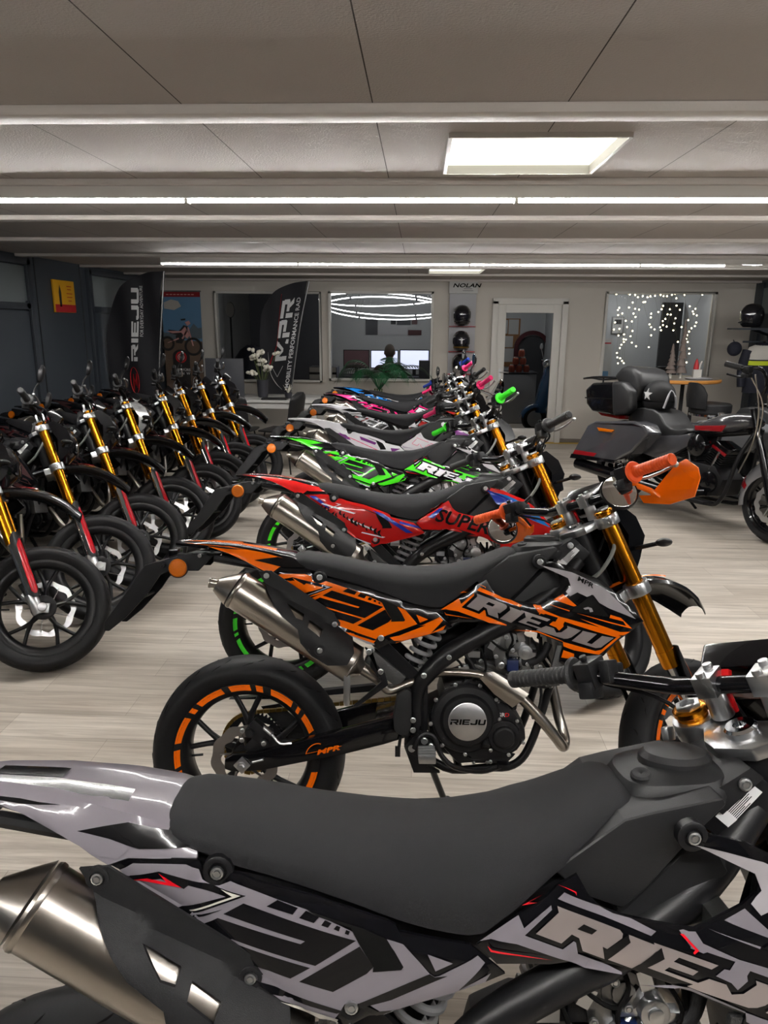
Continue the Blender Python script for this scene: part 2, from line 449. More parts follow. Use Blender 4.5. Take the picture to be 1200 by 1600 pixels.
def wave_disc(mb, c, y, r, rin, n, th=.004, arms=5):
    c = Vector(c); N = n*8
    V = []; F = []
    for k in range(N):
        a = 2*PI*k/N; ro = r*(1+.028*math.sin(n*a)); ri = rin*(1+.05*math.sin(n*a+1.2))
        for rr, yy in ((ro, y), (ri, y), (ri, y+th), (ro, y+th)): V.append(c+Vector((math.cos(a)*rr, yy, math.sin(a)*rr)))
    for k in range(N):
        q = ((k+1) % N)
        for j in range(4): F.append((k*4+j, k*4+(j+1) % 4, q*4+(j+1) % 4, q*4+j))
    mb.add(V, F)
    for k in range(arms):
        a = 2*PI*k/arms+.2
        mb.tube([c+Vector((math.cos(a)*.035, y+th/2, math.sin(a)*.035)), c+Vector((math.cos(a+.25)*(rin+.006), y+th/2, math.sin(a+.25)*(rin+.006)))], [.011, .006], 6, flat=.3)
    return mb
def stickers(mb, c, w, rim_r=.223, side=-1):
    c = Vector(c); hb = w*.34
    spans = [(0, .28), (.36, .62), (.70, .76), (.85, 1.2), (1.32, 1.42), (1.5, 1.8), (1.9, 2.3), (2.38, 2.46), (2.55, 2.95), (3.05, 3.3), (3.36, 3.42), (3.5, 3.9), (4.0, 4.06), (4.15, 4.5), (4.6, 5.0), (5.08, 5.14), (5.22, 5.6), (5.7, 6.05)]
    for a0, a1 in spans:
        m = max(1, int((a1-a0)/.08)); V = []; F = []
        for i in range(m+1):
            a = a0+(a1-a0)*i/m
            for r, h in ((rim_r+.004, hb+.0078), (rim_r-.015, hb+.0052)):
                aa = a+(.03 if r > rim_r else 0)
                V.append(c+Vector((math.cos(aa)*r, side*h, math.sin(aa)*r)))
        for i in range(m): F.append((2*i, 2*i+1, 2*i+3, 2*i+2))
        mb.add(V, F)

TRI = max(i for i, g in enumerate(GFX) if g[0] == 'side' and g[1] == 'A')
def build_moto():
    # ---------------- frame
    for sgn in (-1, 1): pass
    f = MB()
    bm_ = [(1.02, .93, .045), (.93, .835, .075)]+[(x, z, .10) for x, z in O_BEAM]
    for s in (-1, 1):
        f.tube([(x, s*y, z) for x, z, y in bm_], [.026, .030, .031, .031, .030, .028, .024, .021, .018], 12, sub=4, flat=.95)
        f.tube([(x, s*.08, z) for x, z in O_CRADLE]+[(1.045, s*.035, .85)], .0125, 10, sub=3)
        f.tube([(.60, s*.085, .79), (.30, s*.075, .86), (-.10, s*.05, .925)], .012, 8)
        f.prism([(.36, .70), (.40, .715), (.545, .575), (.52, .545)], s*.088, s*.10)
        f.prism([(.50, .56), (.56, .56), (.56, .30), (.60, .28), (.52, .28), (.49, .36)], s*.075, s*.10)
        f.tube([(.745, s*.06, .76), (.81, s*.055, .70), (.79, s*.055, .62)], .012, 8)
    f.cyl(S(0, 0, -.03), S(0, 0, -.25), .034, n=18)
    f.tube([(.60, -.085, .78), (.60, .085, .78)], .014, 8); f.tube([(.53, -.1, .36), (.53, .1, .36)], .016, 8); f.tube([(.66, -.08, .283), (.66, .08, .283)], .012, 8)
    fr_ = P('frame', f, 'satin_black')
    b = MB()
    for x, z in ((.546, .587), (.540, .40), (.515, .455), (.515, .425)): bolt(b, x, -.127 if x > .52 else -.137, z, .009)
    for x, z in ((.62, .645), (.39, .66)): bolt(b, x, -.135 if x > .5 else -.115, z, .008)
    P('frame_bolt', b, 'alloy', fr_)
    # ---------------- swingarm
    up = [(-.055, .32), (-.03, .335), (.039, .342), (.159, .376), (.428, .448), (.53, .47)]; lo = [(.545, .41), (.43, .372), (.315, .342), (.062, .288), (-.03, .282), (-.055, .29)]
    s_ = MB()
    for s in (-1, 1): s_.prism(up+lo, s*.085, s*.118)
    s_.prism([(.40, .44), (.53, .465), (.54, .42), (.42, .38)], -.09, .09)
    sw = P('swingarm', s_, 'gloss_black', bevel=.006)
    m = MB()
    for w, a in ((.0025, .21), (.0015, .0)): pass
    ly = -.1186
    g = lambda x, y: (.205+.020+x*.026+y*.004, ly, .338+x*.026*.25+y*.016)
    put_text(m, 'MPR', g, .05)
    for k in range(9):
        a0 = PI*(.95-.07*k); a1 = a0-.07*PI
        V = [(.222+math.cos(a)*r*1.0, ly, .343+math.sin(a)*r+math.cos(a)*r*.25) for a in (a0, a1) for r in (.028, .031)]
        m.add(V, [(0, 1, 3, 2)])
    m.prism([(.192, .3405), (.300, .366), (.3005, .3675), (.192, .342)], ly, ly-.0003)
    P('maker_logo', m, 'A', sw)
    a = MB(); a.cyl((0, -.119, .306), (0, -.128, .306), .026, n=4); a.lathe([(0, .016), (.008, .016), (.013, .012), (.013, 0)], (0, -.127, .306), (0, -1, 0), 6); a.cyl((.03, -.123, .315), (.065, -.123, .324), .004, n=8); a.cyl((-.08, 0, .306), (-.08, .01, .306), .001)
    P('axle_block', a, 'alloy', sw, bevel=.002)
    c = MB()
    c.prism([(x, z) for x, z in O_PIVOTCOVER], -.138, -.10)
    P('heel_guard', c, 'plastic_dark', fr_, bevel=.006)
    # ---------------- rear wheel
    t, rim = wheel(MB, (0, 0, .306), .306, .142)
    rw = P('rear_wheel', rim, 'satin_black', ang=50)
    P('tyre', t, 'rubber+void_black', rw, ang=60)
    st = MB(); stickers(st, (0, 0, .306), .142); P('rim_sticker', st, 'RIM', rw, 'sticker')
    d = MB(); wave_disc(d, (0, 0, .306), -.075, .105, .072, 10); P('brake_disc', d, 'steel_disc', rw)
    sp = MB(); N = 46
    ring = []
    poly = []
    for k in range(N*4):
        an = 2*PI*k/(N*4); r = (.103 if k % 4 in (1, 2) else .094); poly.append((math.cos(an)*r, .306+math.sin(an)*r))
    holes = [[(math.cos(2*PI*k/5+j)*rr, .306+math.sin(2*PI*k/5+j)*rr) for j, rr in ((-.4, .05), (.4, .05), (.42, .08), (-.42, .08))] for k in range(5)]
    sheet(sp, poly, lambda x, z: .07, .03, .005, holes, side=1); P('sprocket', sp, 'satin_black', rw)
    # chain
    ch = MB(); pts = []
    for k in range(60):
        t_ = k/60
        pts.append(t_)
    loop = []
    for k in range(15): an = PI*.53+PI*.94*k/14; loop.append((math.cos(an)*.101, .306+math.sin(an)*.101))
    for k in range(1, 26): f_ = k/26; loop.append((-.01+f_*.53, .206+f_*.19))
    for k in range(9): an = -PI*.4+PI*.9*k/8; loop.append((.53+math.cos(an)*.035, .43+math.sin(an)*.035))
    for k in range(1, 26): f_ = k/26; loop.append((.53-f_*.54, .466-f_*.06))
    for i in range(len(loop)):
        p = Vector((loop[i][0], .067, loop[i][1])); q = Vector((loop[(i+1) % len(loop)][0], .067, loop[(i+1) % len(loop)][1]))
        dv = (q-p); an = math.atan2(dv.z, dv.x)
        ch.box((p+q)/2, (dv.length*.92, .014 if i % 2 else .009, .011), Matrix.Rotation(-an, 3, 'Y'))
    P('chain', ch, 'brass')
    cg = MB(); cg.prism([(-.08, .452), (.10, .47), (.40, .505), (.46, .50), (.40, .485), (.1, .455)], .055, .085); cg.prism([(.02, .42), (.1, .33), (.16, .25), (.2, .26), (.16, .36), (.08, .43)], .085, .09)
    P('chain_guard', cg, 'plastic_dark', sw)
    cal = MB(); cal.box((.045, -.085, .395), (.075, .035, .05), Matrix.Rotation(R(40), 3, 'Y')); cal.box((.085, -.09, .36), (.05, .02, .04)); cal.cyl((.02, -.10, .40), (.02, -.118, .40), .013); cal.cyl((.065, -.10, .372), (.065, -.118, .372), .013); cal.prism([(.0, .35), (.06, .42), (.09, .41), (.09, .33), (.03, .32)], -.098, -.09)
    ca = P('rear_brake_caliper', cal, 'engine_black', bevel=.004)
    cb = MB(); bolt(cb, -.0, -.118, .41, .008); bolt(cb, .065, -.118, .372, .008); bolt(cb, -.005, -.1, .375, .008); cb.cyl((.065, -.105, .415), (.09, -.12, .40), .007); cb.tube([(.09, -.12, .40), (.115, -.125, .375), (.15, -.12, .375)], .004, 6, sub=3)
    P('caliper_bolt', cb, 'alloy', ca)
    # ---------------- engine
    e = MB(); e.prism([(.60, .50), (.61, .54), (.68, .57), (.74, .56), (.79, .51), (.85, .44), (.86, .40), (.84, .36), (.785, .315), (.655, .305), (.605, .36)], -.095, .095)
    e.prism([(.56, .47), (.62, .50), (.62, .34), (.57, .35)], -.08, .08)
    e.prism([(.68, .335), (.70, .315), (.80, .315), (.83, .345), (.78, .35)], -.118, -.09)
    en = P('engine', e, 'engine_black', bevel=.012)
    cc = MB(); cc.lathe([(.105, 0), (.105, .02), (.098, .028), (.08, .03), (.077, .04), (.072, .046), (.0, .046)], (.677, -.095, .453), (0, -1, 0), 40)
    cc.prism([(.74, .53), (.80, .497), (.852, .43), (.855, .395), (.83, .36), (.78, .33), (.70, .33), (.66, .36)], -.118, -.09)
    cc.lathe([(.05, 0), (.05, .012), (.046, .016), (.034, .016), (.033, .024), (.028, .028), (0, .028)], (.789, -.112, .403), (0, -1, 0), 24)
    cc.cyl((.735, -.118, .39), (.735, -.135, .375), .014, n=8)
    cl = P('clutch_cover', cc, 'engine_black', en, bevel=.003)
    bd = MB(); bd.lathe([(.0, .002), (.055, .002), (.0575, .0005), (.0575, -.004)], (.677, -.142, .453), (0, -1, 0), 40); P('badge', bd, 'brushed', en)
    bt = MB(); k_ = .105/word_len('RIEJU')
    block_word(bt, 'RIEJU', lambda x, y: (.677-.0525+x*k_+y*.003, -.1446, .4445+y*.0165)); P('badge_lettering', bt, 'void_black', en)
    gr = MB(); put_text(gr, 'GR', lambda x, y: (.768+x*.013, -.1186, .462+y*.012), .03); P('cover_lettering', gr, 'white_label', en)
    gd = MB(); put_text(gd, 'D', lambda x, y: (.792+x*.013, -.1186, .462+y*.012), .03); P('cover_lettering_red', gd, 'key_red', en)
    eb = MB()
    for k in range(9): an = .5+k*2*PI/9; bolt(eb, .677+math.cos(an)*.109, -.113, .453+math.sin(an)*.109, .0065)
    for x, z in ((.765, .515), (.828, .45), (.848, .385), (.805, .347), (.75, .325), (.775, .455), (.75, .36)): bolt(eb, x, -.12, z, .006)
    for x, z in ((.70, .320), (.74, .322)): bolt(eb, x, -.118, z, .005)
    P('engine_bolt', eb, 'alloy', en)
    # cylinder with fins, head
    cy = MB(); ax = Vector((.36, 0, .93)).normalized(); o = Vector((.735, 0, .54)); rot = Matrix.Rotation(math.atan2(ax.x, ax.z), 3, 'Y')
    for k in range(6): cy.box(o+ax*(.012+k*.018), (.125, .135, .009), rot)
    cy.box(o+ax*.06, (.10, .11, .13), rot)
    P('cylinder', cy, 'alloy_dark', en, bevel=.002)
    hd = MB(); hd.box(o+ax*.155, (.135, .14, .07), rot); hd.box(o+ax*.205, (.11, .12, .05), rot); hd.cyl(o+ax*.15+Vector((.02, -.06, 0)), o+ax*.15+Vector((.02, -.095, 0)), .032, n=20); hd.cyl(o+ax*.15+Vector((.02, -.095, 0)), o+ax*.15+Vector((.02, -.10, 0)), .018, n=16)
    hd.cyl(o+ax*.14+Vector((.06, 0, 0)), o+ax*.13+Vector((.14, -.01, -.03)), .024, n=16)
    hd.cyl(o+ax*.14+Vector((.075, -.05, .02)), o+ax*.06+Vector((.10, -.055, -.02)), .018, n=12)
    P('cylinder_head', hd, 'alloy_dark', en, bevel=.006)
    tb = MB(); tb.cyl((.73, 0, .67), (.80, 0, .70), .032, n=16); tb.cyl((.72, -.06, .68), (.72, -.02, .68), .025, n=14); tb.box((.71, -.055, .64), (.05, .04, .04)); tb.box((.745, -.075, .655), (.03, .03, .05)); tb.cyl((.69, -.07, .62), (.70, -.04, .62), .018)
    P('throttle_body', tb, 'engine_black', en, bevel=.003)
    th = MB(); th.cyl((.852, -.08, .655), (.852, -.11, .655), .022, n=20); th.cyl((.852, -.11, .655), (.852, -.115, .655), .012, n=16); th.box((.83, -.075, .66), (.05, .03, .045)); th.tube([(.80, -.085, .60), (.815, -.09, .625), (.83, -.08, .64)], .006, 6); th.box((.87, -.075, .60), (.045, .03, .05), Matrix.Rotation(.4, 3, 'Y'))
    P('thermostat_housing', th, 'alloy', en, bevel=.003)
    br = MB(); br.prism([(.745, .70), (.785, .71), (.80, .615), (.785, .595), (.768, .60), (.762, .63)], -.093, -.088); P('engine_bracket', br, 'alloy_dark', fr_, bevel=.001)
    bb = MB(); bolt(bb, .782, -.095, .612, .011); P('bracket_bolt', bb, 'alloy', fr_)
    ho = MB(); ho.tube([(.835, -.085, .625), (.87, -.1, .625), (.905, -.1, .645), (.925, -.09, .68)], .013, 10, sub=4); ho.tube([(.825, -.085, .555), (.87, -.105, .565), (.91, -.11, .56), (.95, -.09, .57)], .013, 10, sub=4); ho.tube([(.82, -.09, .60), (.822, -.095, .53), (.818, -.09, .48)], .014, 8, sub=3)
    ho.tube([(.66, -.09, .66), (.70, -.1, .60), (.68, -.1, .56), (.63, -.09, .55)], .005, 6, sub=4); ho.tube([(.86, -.1, .64), (.90, -.11, .55), (.895, -.1, .47), (.88, -.09, .45)], .005, 6, sub=4)
    h_ = P('coolant_hose', ho, 'matte_black', en)
    hc = MB(); hc.box((.815, -.093, .615), (.034, .034, .034)); P('hose_clip', hc, 'blue_clip', en, bevel=.002)
    hb = MB()
    for p, q in (((.842, -.087, .622), (.848, -.09, .623)), ((.835, -.09, .556), (.841, -.092, .557)), ((.925, -.105, .561), (.93, -.103, .562))): hb.cyl(p, q, .0155, n=14)
    P('hose_clamp', hb, 'alloy', en)
    # ---------------- exhaust
    x = MB(); x.tube([(.86, -.01, .66), (.93, -.02, .60), (.955, -.03, .52), (.972, -.04, .44), (.985, -.065, .385), (.975, -.095, .365), (.945, -.115, .402), (.886, -.125, .473), (.812, -.125, .545), (.729, -.12, .585), (.658, -.112, .593), (.596, -.09, .586), (.54, -.085, .568)], [.0165]*8+[.0155, .0125, .0125, .0125, .0125], 12, sub=5)
    x.tube([(.55, -.088, .57), (.504, -.10, .556), (.447, -.112, .537), (.425, -.118, .552), (.402, -.12, .578), (.34, -.125, .618)], [.0125, .0125, .0135, .014, .017, .018], 12, sub=5)
    ex = P('exhaust_pipe', x, 'steel')
    hs = MB(); sheet(hs, [(.712, .585), (.73, .606), (.752, .606), (.858, .54), (.81, .498), (.755, .538)], lambda a, b: .142+.012*math.exp(-((a-.78)*.55+(b-.56)*.83)**2/.0006), .012, .004); P('heat_shield', hs, 'steel', ex)
    hsb = MB(); bolt(hsb, .738, -.148, .594, .009); P('shield_bolt', hsb, 'alloy', ex)
    mu = MB(); u_ = Vector((-.845, 0, .535)); F_ = Vector((.335, -.125, .618)); B_ = F_+u_*.41
    mu.lathe([(.02, -.03), (.035, -.012), (.058, 0), (.060, .003), (.058, .006), (.058, .405), (.060, .408), (.0605, .413), (.058, .418)], F_, u_, 36)
    pc = B_+u_*.012; e1 = pc+Vector((-.052, 0, .012)); 
    secs = []
    for c0, r0 in ((pc, .058), (pc+(e1-pc)*.5, .042), (e1, .024)):
        uu, vv, _ = fr(u_); secs.append([c0+r0*(uu*math.cos(2*PI*k/36)+vv*math.sin(2*PI*k/36)) for k in range(36)])
    mu.loft(secs); mu.cyl(e1, e1+Vector((-.022, 0, .004)), .0135, n=18); mu.cyl(e1+Vector((-.018, 0, .003)), e1+Vector((-.024, 0, .004)), .0155, n=18)
    mf = P('muffler', mu, 'steel', ex, ang=30)
    def gy(a, b):
        d_ = abs((a-F_.x)*u_.z-(b-F_.z)*u_.x); t_ = (a-F_.x)*u_.x+(b-F_.z)*u_.z
        r = .064+.006*max(0, 1-t_/.25)
        return .125+math.sqrt(max(r*r-d_*d_, .012**2))
    gm = MB(); sheet(gm, O_GUARD, gy, .012, .005, [O_GUARD_H1, O_GUARD_H2]); mg = P('muffler_guard', gm, 'matte_black', ex)
    gb = MB(); gwm = MB()
    for q in ((.075, .884), (.279, .741), (.24, .675)): bolt(gb, q[0], -gy(*q)-.001, q[1], .0085); gwm.lathe([(.016, -.004), (.016, .003), (.010, .003), (.010, -.002)], (q[0], -gy(*q), q[1]), (0, -1, 0), 16)
    P('guard_bolt', gb, 'alloy', ex); P('guard_washer', gwm, 'matte_black', ex)
    # ---------------- shock
    sh = MB(); s0 = Vector((.60, 0, .735)); s1 = Vector((.49, 0, .54)); d_ = (s1-s0).normalized()
    sh.cyl(s0, s1, .016, n=12); sh.cyl(s0, s0+d_*.02, .036, n=16); sh.cyl(s1-d_*.02, s1, .034, n=16); sh.cyl(s0+Vector((.03, 0, .03)), s0, .02)
    shk = P('shock_absorber', sh, 'engine_black')
    spn = MB(); u1, v1, _ = fr(d_); n_ = 6.5
    spn.tube([s0+d_*(.018+.185*k/130)+.031*(u1*math.cos(2*PI*n_*k/130)+v1*math.sin(2*PI*n_*k/130)) for k in range(131)], .0072, 8); P('spring', spn, 'spring_grey', shk)
    rs = MB(); rs.box((.43, -.085, .60), (.045, .05, .13), Matrix.Rotation(-.9, 3, 'Y')); P('reservoir_cover', rs, 'hex_mesh', shk, bevel=.006)
    # ---------------- seat
    ZT = [(.118, .905), (.128, .925), (.142, .938), (.176, .946), (.264, .934), (.354, .914), (.443, .902), (.514, .898), (.576, .901), (.642, .909), (.708, .925), (.759, .946), (.80, .964), (.822, .964), (.84, .952), (.848, .938)]
    ZL = [(.118, .895), (.14, .905), (.175, .905), (.219, .895), (.252, .882), (.298, .872), (.361, .854), (.426, .834), (.481, .814), (.518, .803), (.56, .795), (.593, .792), (.642, .824), (.691, .864), (.761, .905), (.803, .930), (.848, .932)]
    WD = [(.118, .05), (.13, .075), (.16, .092), (.22, .103), (.3, .112), (.45, .127), (.6, .133), (.68, .122), (.76, .10), (.81, .082), (.835, .066), (.848, .045)]
    def ring(x):
        zt, zl, w = lerp(x, ZT), lerp(x, ZL), lerp(x, WD); q = []
        for k in range(25):
            a = PI*k/24; cs, sn = math.cos(a), math.sin(a)
            q.append((x, -w*math.copysign(abs(cs)**.62, cs)*(1-.10*sn**3), zl+(zt-zl)*abs(sn)**.72))
        return q
    xs = [.118, .121, .126, .134, .145, .16, .18]+[.2+.02*k for k in range(30)]+[.805, .82, .832, .84, .845, .848]
    se = MB(); se.loft([ring(x) for x in xs]); seat = P('seat', se, 'seat_cover', ang=60)
    def seat_y(x, z):
        zt, zl, w = lerp(x, ZT), lerp(x, ZL), lerp(x, WD); f = max(0, min(1, (z-zl)/(zt-zl)))
        sn = f**(1/.72); cs = math.sqrt(max(0, 1-sn*sn)); return w*cs**.62*(1-.10*sn**3)
    sl = MB(); L_ = word_len('RIEJU')
    for ch_, x0 in zip('RIEJU', (0, 1.6, 2.1, 3.55, 4.91)):
        for q in GL[ch_]:
            poly = [(.238+(x0+a_+b_*.25)*.0205, .892-.0052*(x0+a_)+b_*.017) for a_, b_ in q]
            decal(sl, poly, seat_y, .0022, .008)
    P('seat_lettering', sl, 'seat_cover', seat)
    ub = MB(); ub.prism([(.15, .895), (.30, .86), (.46, .805), (.60, .785), (.72, .86), (.74, .80), (.66, .745), (.45, .70), (.40, .69), (.30, .755), (.18, .84)], -.098, .098); P('seat_base', ub, 'satin_black', fr_, bevel=.004)
    wi = MB()
    for pts, r_ in (([(.69, -.085, .70), (.72, -.1, .66), (.735, -.1, .60), (.70, -.1, .565)], .004), ([(.72, -.09, .72), (.76, -.1, .68), (.80, -.1, .66), (.83, -.095, .69)], .0035), ([(.80, -.09, .735), (.815, -.1, .69), (.80, -.1, .65), (.81, -.095, .58)], .004), ([(.87, -.10, .70), (.89, -.11, .66), (.875, -.105, .61), (.88, -.10, .56)], .0035), ([(.63, -.09, .64), (.66, -.095, .615), (.67, -.095, .57), (.65, -.095, .53)], .004), ([(.90, -.09, .70), (.905, -.1, .64), (.93, -.095, .60)], .006)): wi.tube(pts, r_, 6, sub=4)
    P('wiring', wi, 'void_black', en)
    ti = MB()
    for (c_, d_) in (((.70, -.085, .645), (.035, .02, .02)), ((.755, -.09, .675), (.02, .02, .03)), ((.80, -.092, .625), (.022, .018, .016)), ((.875, -.095, .645), (.02, .02, .03)), ((.67, -.09, .60), (.03, .02, .016)), ((.84, -.09, .70), (.03, .02, .02))): ti.box(c_, d_, Matrix.Rotation(c_[0]*9, 3, 'Y'))
    for q in ((.72, -.095, .625), (.765, -.1, .64), (.815, -.1, .66), (.86, -.105, .62), (.69, -.095, .68), (.795, -.1, .70), (.90, -.1, .61)): bolt(ti, *q, .007)
    P('engine_fittings', ti, 'alloy', en)
    # ---------------- tail
    TS = [(-.228, .973, .020, .972, .026, .968), (-.19, .975, .03, .973, .04, .966), (-.12, .976, .045, .973, .06, .959), (-.03, .971, .058, .967, .08, .943), (.02, .964, .066, .959, .092, .915), (.05, .960, .070, .955, .097, .895), (.075, .956, .074, .950, .10, .881), (.105, .950, .077, .943, .104, .893), (.14, .944, .080, .935, .105, .892), (.17, .93, .083, .922, .105, .892), (.2, .915, .086, .907, .105, .891)]
    ta = MB(); secs = []
    for x_, zt, yc, zc, yl, zl in TS:
        h = [(-yl, zl), (-(yc+yl)/2-.003, (zc+zl)/2), (-yc-.001, zc-.001), (-yc+.008, zc+.003), (-yc*.5, zt-.001), (0, zt)]
        q = h+[(-a_, b_) for a_, b_ in h[-2::-1]]
        inn = [(a_*.93, b_-.006) for a_, b_ in q[::-1]]
        secs.append([(x_, a_, b_) for a_, b_ in q+inn])
    ta.loft(secs); tail = P('tail_fender', ta, 'TAIL', ang=30)
    def tail_y(x, z):
        yc, zc, yl, zl = [lerp(x, [(t_[0], t_[i]) for t_ in TS]) for i in (2, 3, 4, 5)]
        f = max(0, min(1, (zc-z)/(zc-zl+1e-6))); return yc+(yl-yc)*f+.003*math.sin(PI*f)
    tg = MB(); decal(tg, [(-.20, .9715), (-.05, .963), (.051, .948), (.172, .918), (.181, .908), (.135, .911), (.108, .906), (.088, .89), (.064, .892), (.01, .918), (-.052, .944), (-.12, .963)], tail_y, .0015, .009); P('tail_graphic', tg, 'A', tail)
    tg2 = MB(); decal(tg2, [(.03, .925), (.10, .935), (.175, .921), (.19, .905), (.12, .905)], tail_y, .0028, .009)
    decal(tg2, [(-.19, .9705), (-.06, .962), (.0, .955), (-.06, .957), (-.15, .966)], tail_y, .0028, .009); P('tail_graphic_dark', tg2, 'K', tail)
    def top_pt(x, f):   # f: -1 right crease .. 1 left crease
        yc, zc, zt = [lerp(x, [(t_[0], t_[i]) for t_ in TS]) for i in (2, 3, 1)]
        return (x, yc*f*.92, zt-(zt-zc)*abs(f)**1.6+.0022)
    tt = MB()
    for x0, x1, f0, f1, g0, g1 in ((-.20, .09, -.85, -.45, -.90, -.30), (-.12, -.02, -.35, .35, -.3, .3)):
        V = [[top_pt(x0+(x1-x0)*i/12, (f0+(g0-f0)*i/12)+((f1+(g1-f1)*i/12)-(f0+(g0-f0)*i/12))*j/4) for j in range(5)] for i in range(13)]
        tt.loft(V, False, False)
    P('tail_top_graphic', tt, 'TOPG', tail)
    # ---------------- side panels and shrouds, both sides
    for nm, out in (('side_panel', O_SIDE), ('tank_shroud', O_SHROUD)):
        fy = body_y(out); key = 'side' if nm == 'side_panel' else 'shroud'
        p = MB(); sheet(p, out, fy, .016, .005); pr = P(nm, p, 'K', ang=30)
        q = MB(); sheet(q, out, fy, .022, .005, side=1); P(nm, q, 'K', ang=30)
        byrole = {}
        for i, (part, role, poly) in enumerate(GFX):
            if part == key or (part == 'letter' and key == 'shroud'):
                r_ = role+('#' if part == 'letter' else '')
                byrole.setdefault(r_, MB()); lv_ = {'A': 1, 'S': 1.5, 'K': 2, 'M': 2.5, 'B': 2, 'E': 3, 'C': 3}[role]+(1 if part == 'letter' and role == 'K' else 0)+(2 if role == 'A' and i == TRI else 0); decal(byrole[r_], poly, fy, .0007+.0008*lv_, .009)
        names = {'A': 'graphic', 'K': 'graphic_dark', 'M': 'painted_scoop', 'C': 'pinstripe', 'E': 'graphic_pale', 'S': 'graphic_silver', 'B#': 'lettering', 'K#': 'lettering_counter'}  # scoop has no modelled recess; its dark hollow is painted flat black
        for r_, mb in byrole.items():
            P(names[r_], mb, r_.replace('#', ''), pr, 'rieju' if '#' in r_ else ('scheme' if r_ in 'ACES' else ('dark' if r_ == 'K' else None)))
        bo = MB()
        for x_, z_ in (((.231, .878), (.417, .703)) if key == 'side' else ((.884, .934), (.985, .625))):
            yy = -(lat(x_, z_)-.004) if (x_, z_) != (.231, .878) else -.112
            bo.lathe([(.021, -.012), (.021, .002), (.018, .004), (.013, .004), (.012, .001), (0, .001)], (x_, yy, z_), (0, -1, 0), 18)
        P('bolt_washer', bo, 'satin_black', pr)
        bo = MB()
        for x_, z_ in (((.231, .878), (.417, .703)) if key == 'side' else ((.884, .934), (.985, .625))):
            yy = -(lat(x_, z_)+.0) if (x_, z_) != (.231, .878) else -.117
            bolt(bo, x_, yy, z_, .0095)
        P('panel_bolt', bo, 'alloy', pr)
        if key == 'shroud': shroud_i, shroud_f = pr, fy
        else: side_i, side_f = pr, fy
    # livery of the red bike: sprayed word on shroud and blue slashes
    wd = MB(); vs, fs = text2d('SUPERM', .03)
    V = []
    for a_, b_ in vs:
        x_ = .668+a_*.058+b_*.026; z_ = .792-a_*.0135+b_*.052; V.append((x_, -(shroud_f(x_, z_)+.006), z_))
    wd.add(V, fs); P('shroud_word', wd, 'INK', shroud_i, 'superm')
    bl = MB(); decal(bl, [(.64, .805), (.69, .845), (.705, .845), (.665, .80)], shroud_f, .004, .009); decal(bl, [(.89, .93), (1.0, .885), (1.1, .80), (1.0, .84), (.93, .87)], shroud_f, .004, .009); decal(bl, [(1.0, .70), (1.13, .745), (1.06, .67)], shroud_f, .004, .009)
    P('slash_graphic', bl, 'BLUE', shroud_i, 'superm')
    bl = MB(); decal(bl, [(.40, .83), (.45, .815), (.58, .735), (.55, .735)], side_f, .004, .009); decal(bl, [(.52, .785), (.60, .765), (.61, .755), (.52, .775)], side_f, .004, .009); decal(bl, [(.12, .885), (.15, .885), (.22, .83), (.20, .835)], side_f, .004, .009)
    P('slash_graphic', bl, 'BLUE', side_i, 'superm')
    sc_ = MB(); rnd = random.Random(3)
    for k in range(16):
        x_ = .17+.017*k; z_ = .845-.0075*k+rnd.uniform(-.012, .012); w_ = rnd.uniform(.008, .017)
        decal(sc_, [(x_, z_), (x_+w_, z_+w_*.6), (x_+w_*.7, z_-w_*.4), (x_+w_*1.3, z_-w_*1.4), (x_+w_*.2, z_-w_)], side_f, .0052, .02)
    P('splash_graphic', sc_, 'INK', side_i, 'superm')
    sw_ = MB()
    for a0, b0, a1, b1 in ((.18, .855, .33, .815), (.30, .79, .42, .745), (.36, .735, .46, .715)):
        decal(sw_, [(a0, b0), (a1, b1), (a1-.01, b1-.004), (a0-.005, b0-.004)], side_f, .005, .03)
    P('splash_graphic_pale', sw_, 'WHITE', side_i, 'superm')
    # purple / pink scheme: outlined letters and shards on white
    pp = MB(); decal(pp, [(.14, .865), (.20, .855), (.24, .82), (.18, .825)], side_f, .004); decal(pp, [(.30, .845), (.42, .80), (.41, .785), (.31, .82)], side_f, .004); decal(pp, [(.52, .765), (.59, .76), (.53, .735)], side_f, .004); decal(pp, [(.95, .90), (1.05, .86), (1.15, .775), (1.02, .82)], shroud_f, .004)
    P('shard_graphic', pp, 'PURPLE', side_i, 'shards')
    pl = MB()
    for k in range(9):
        x_ = .22+.03*k; decal(pl, [(x_, .84-.013*k), (x_+.05, .82-.013*k), (x_+.05, .816-.013*k), (x_, .836-.013*k)], side_f, .005, .03)
    for poly in [g_[2] for g_ in GFX if g_[0] == 'letter' and g_[1] == 'B']:
        for i in range(len(poly)):
            (ax_, az_), (bx_, bz_) = poly[i], poly[(i+1) % len(poly)]; l_ = math.hypot(bx_-ax_, bz_-az_)
            if l_ < .012: continue
            nx, nz = -(bz_-az_)/l_*.0028, (bx_-ax_)/l_*.0028
            decal(pl, [(ax_, az_), (bx_, bz_), (bx_+nx, bz_+nz), (ax_+nx, az_+nz)], shroud_f, .006, .05)
    P('line_graphic', pl, 'PINK', shroud_i, 'shards')
    pv = MB(); put_text(pv, 'MPR', lambda a_, b_: (.988+a_*.017+b_*.004, -(shroud_f(.99+a_*.017, .882)+.006), .884-a_*.0085+b_*.013), .03)
    P('maker_mark', pv, 'void_black', shroud_i, 'mpr')
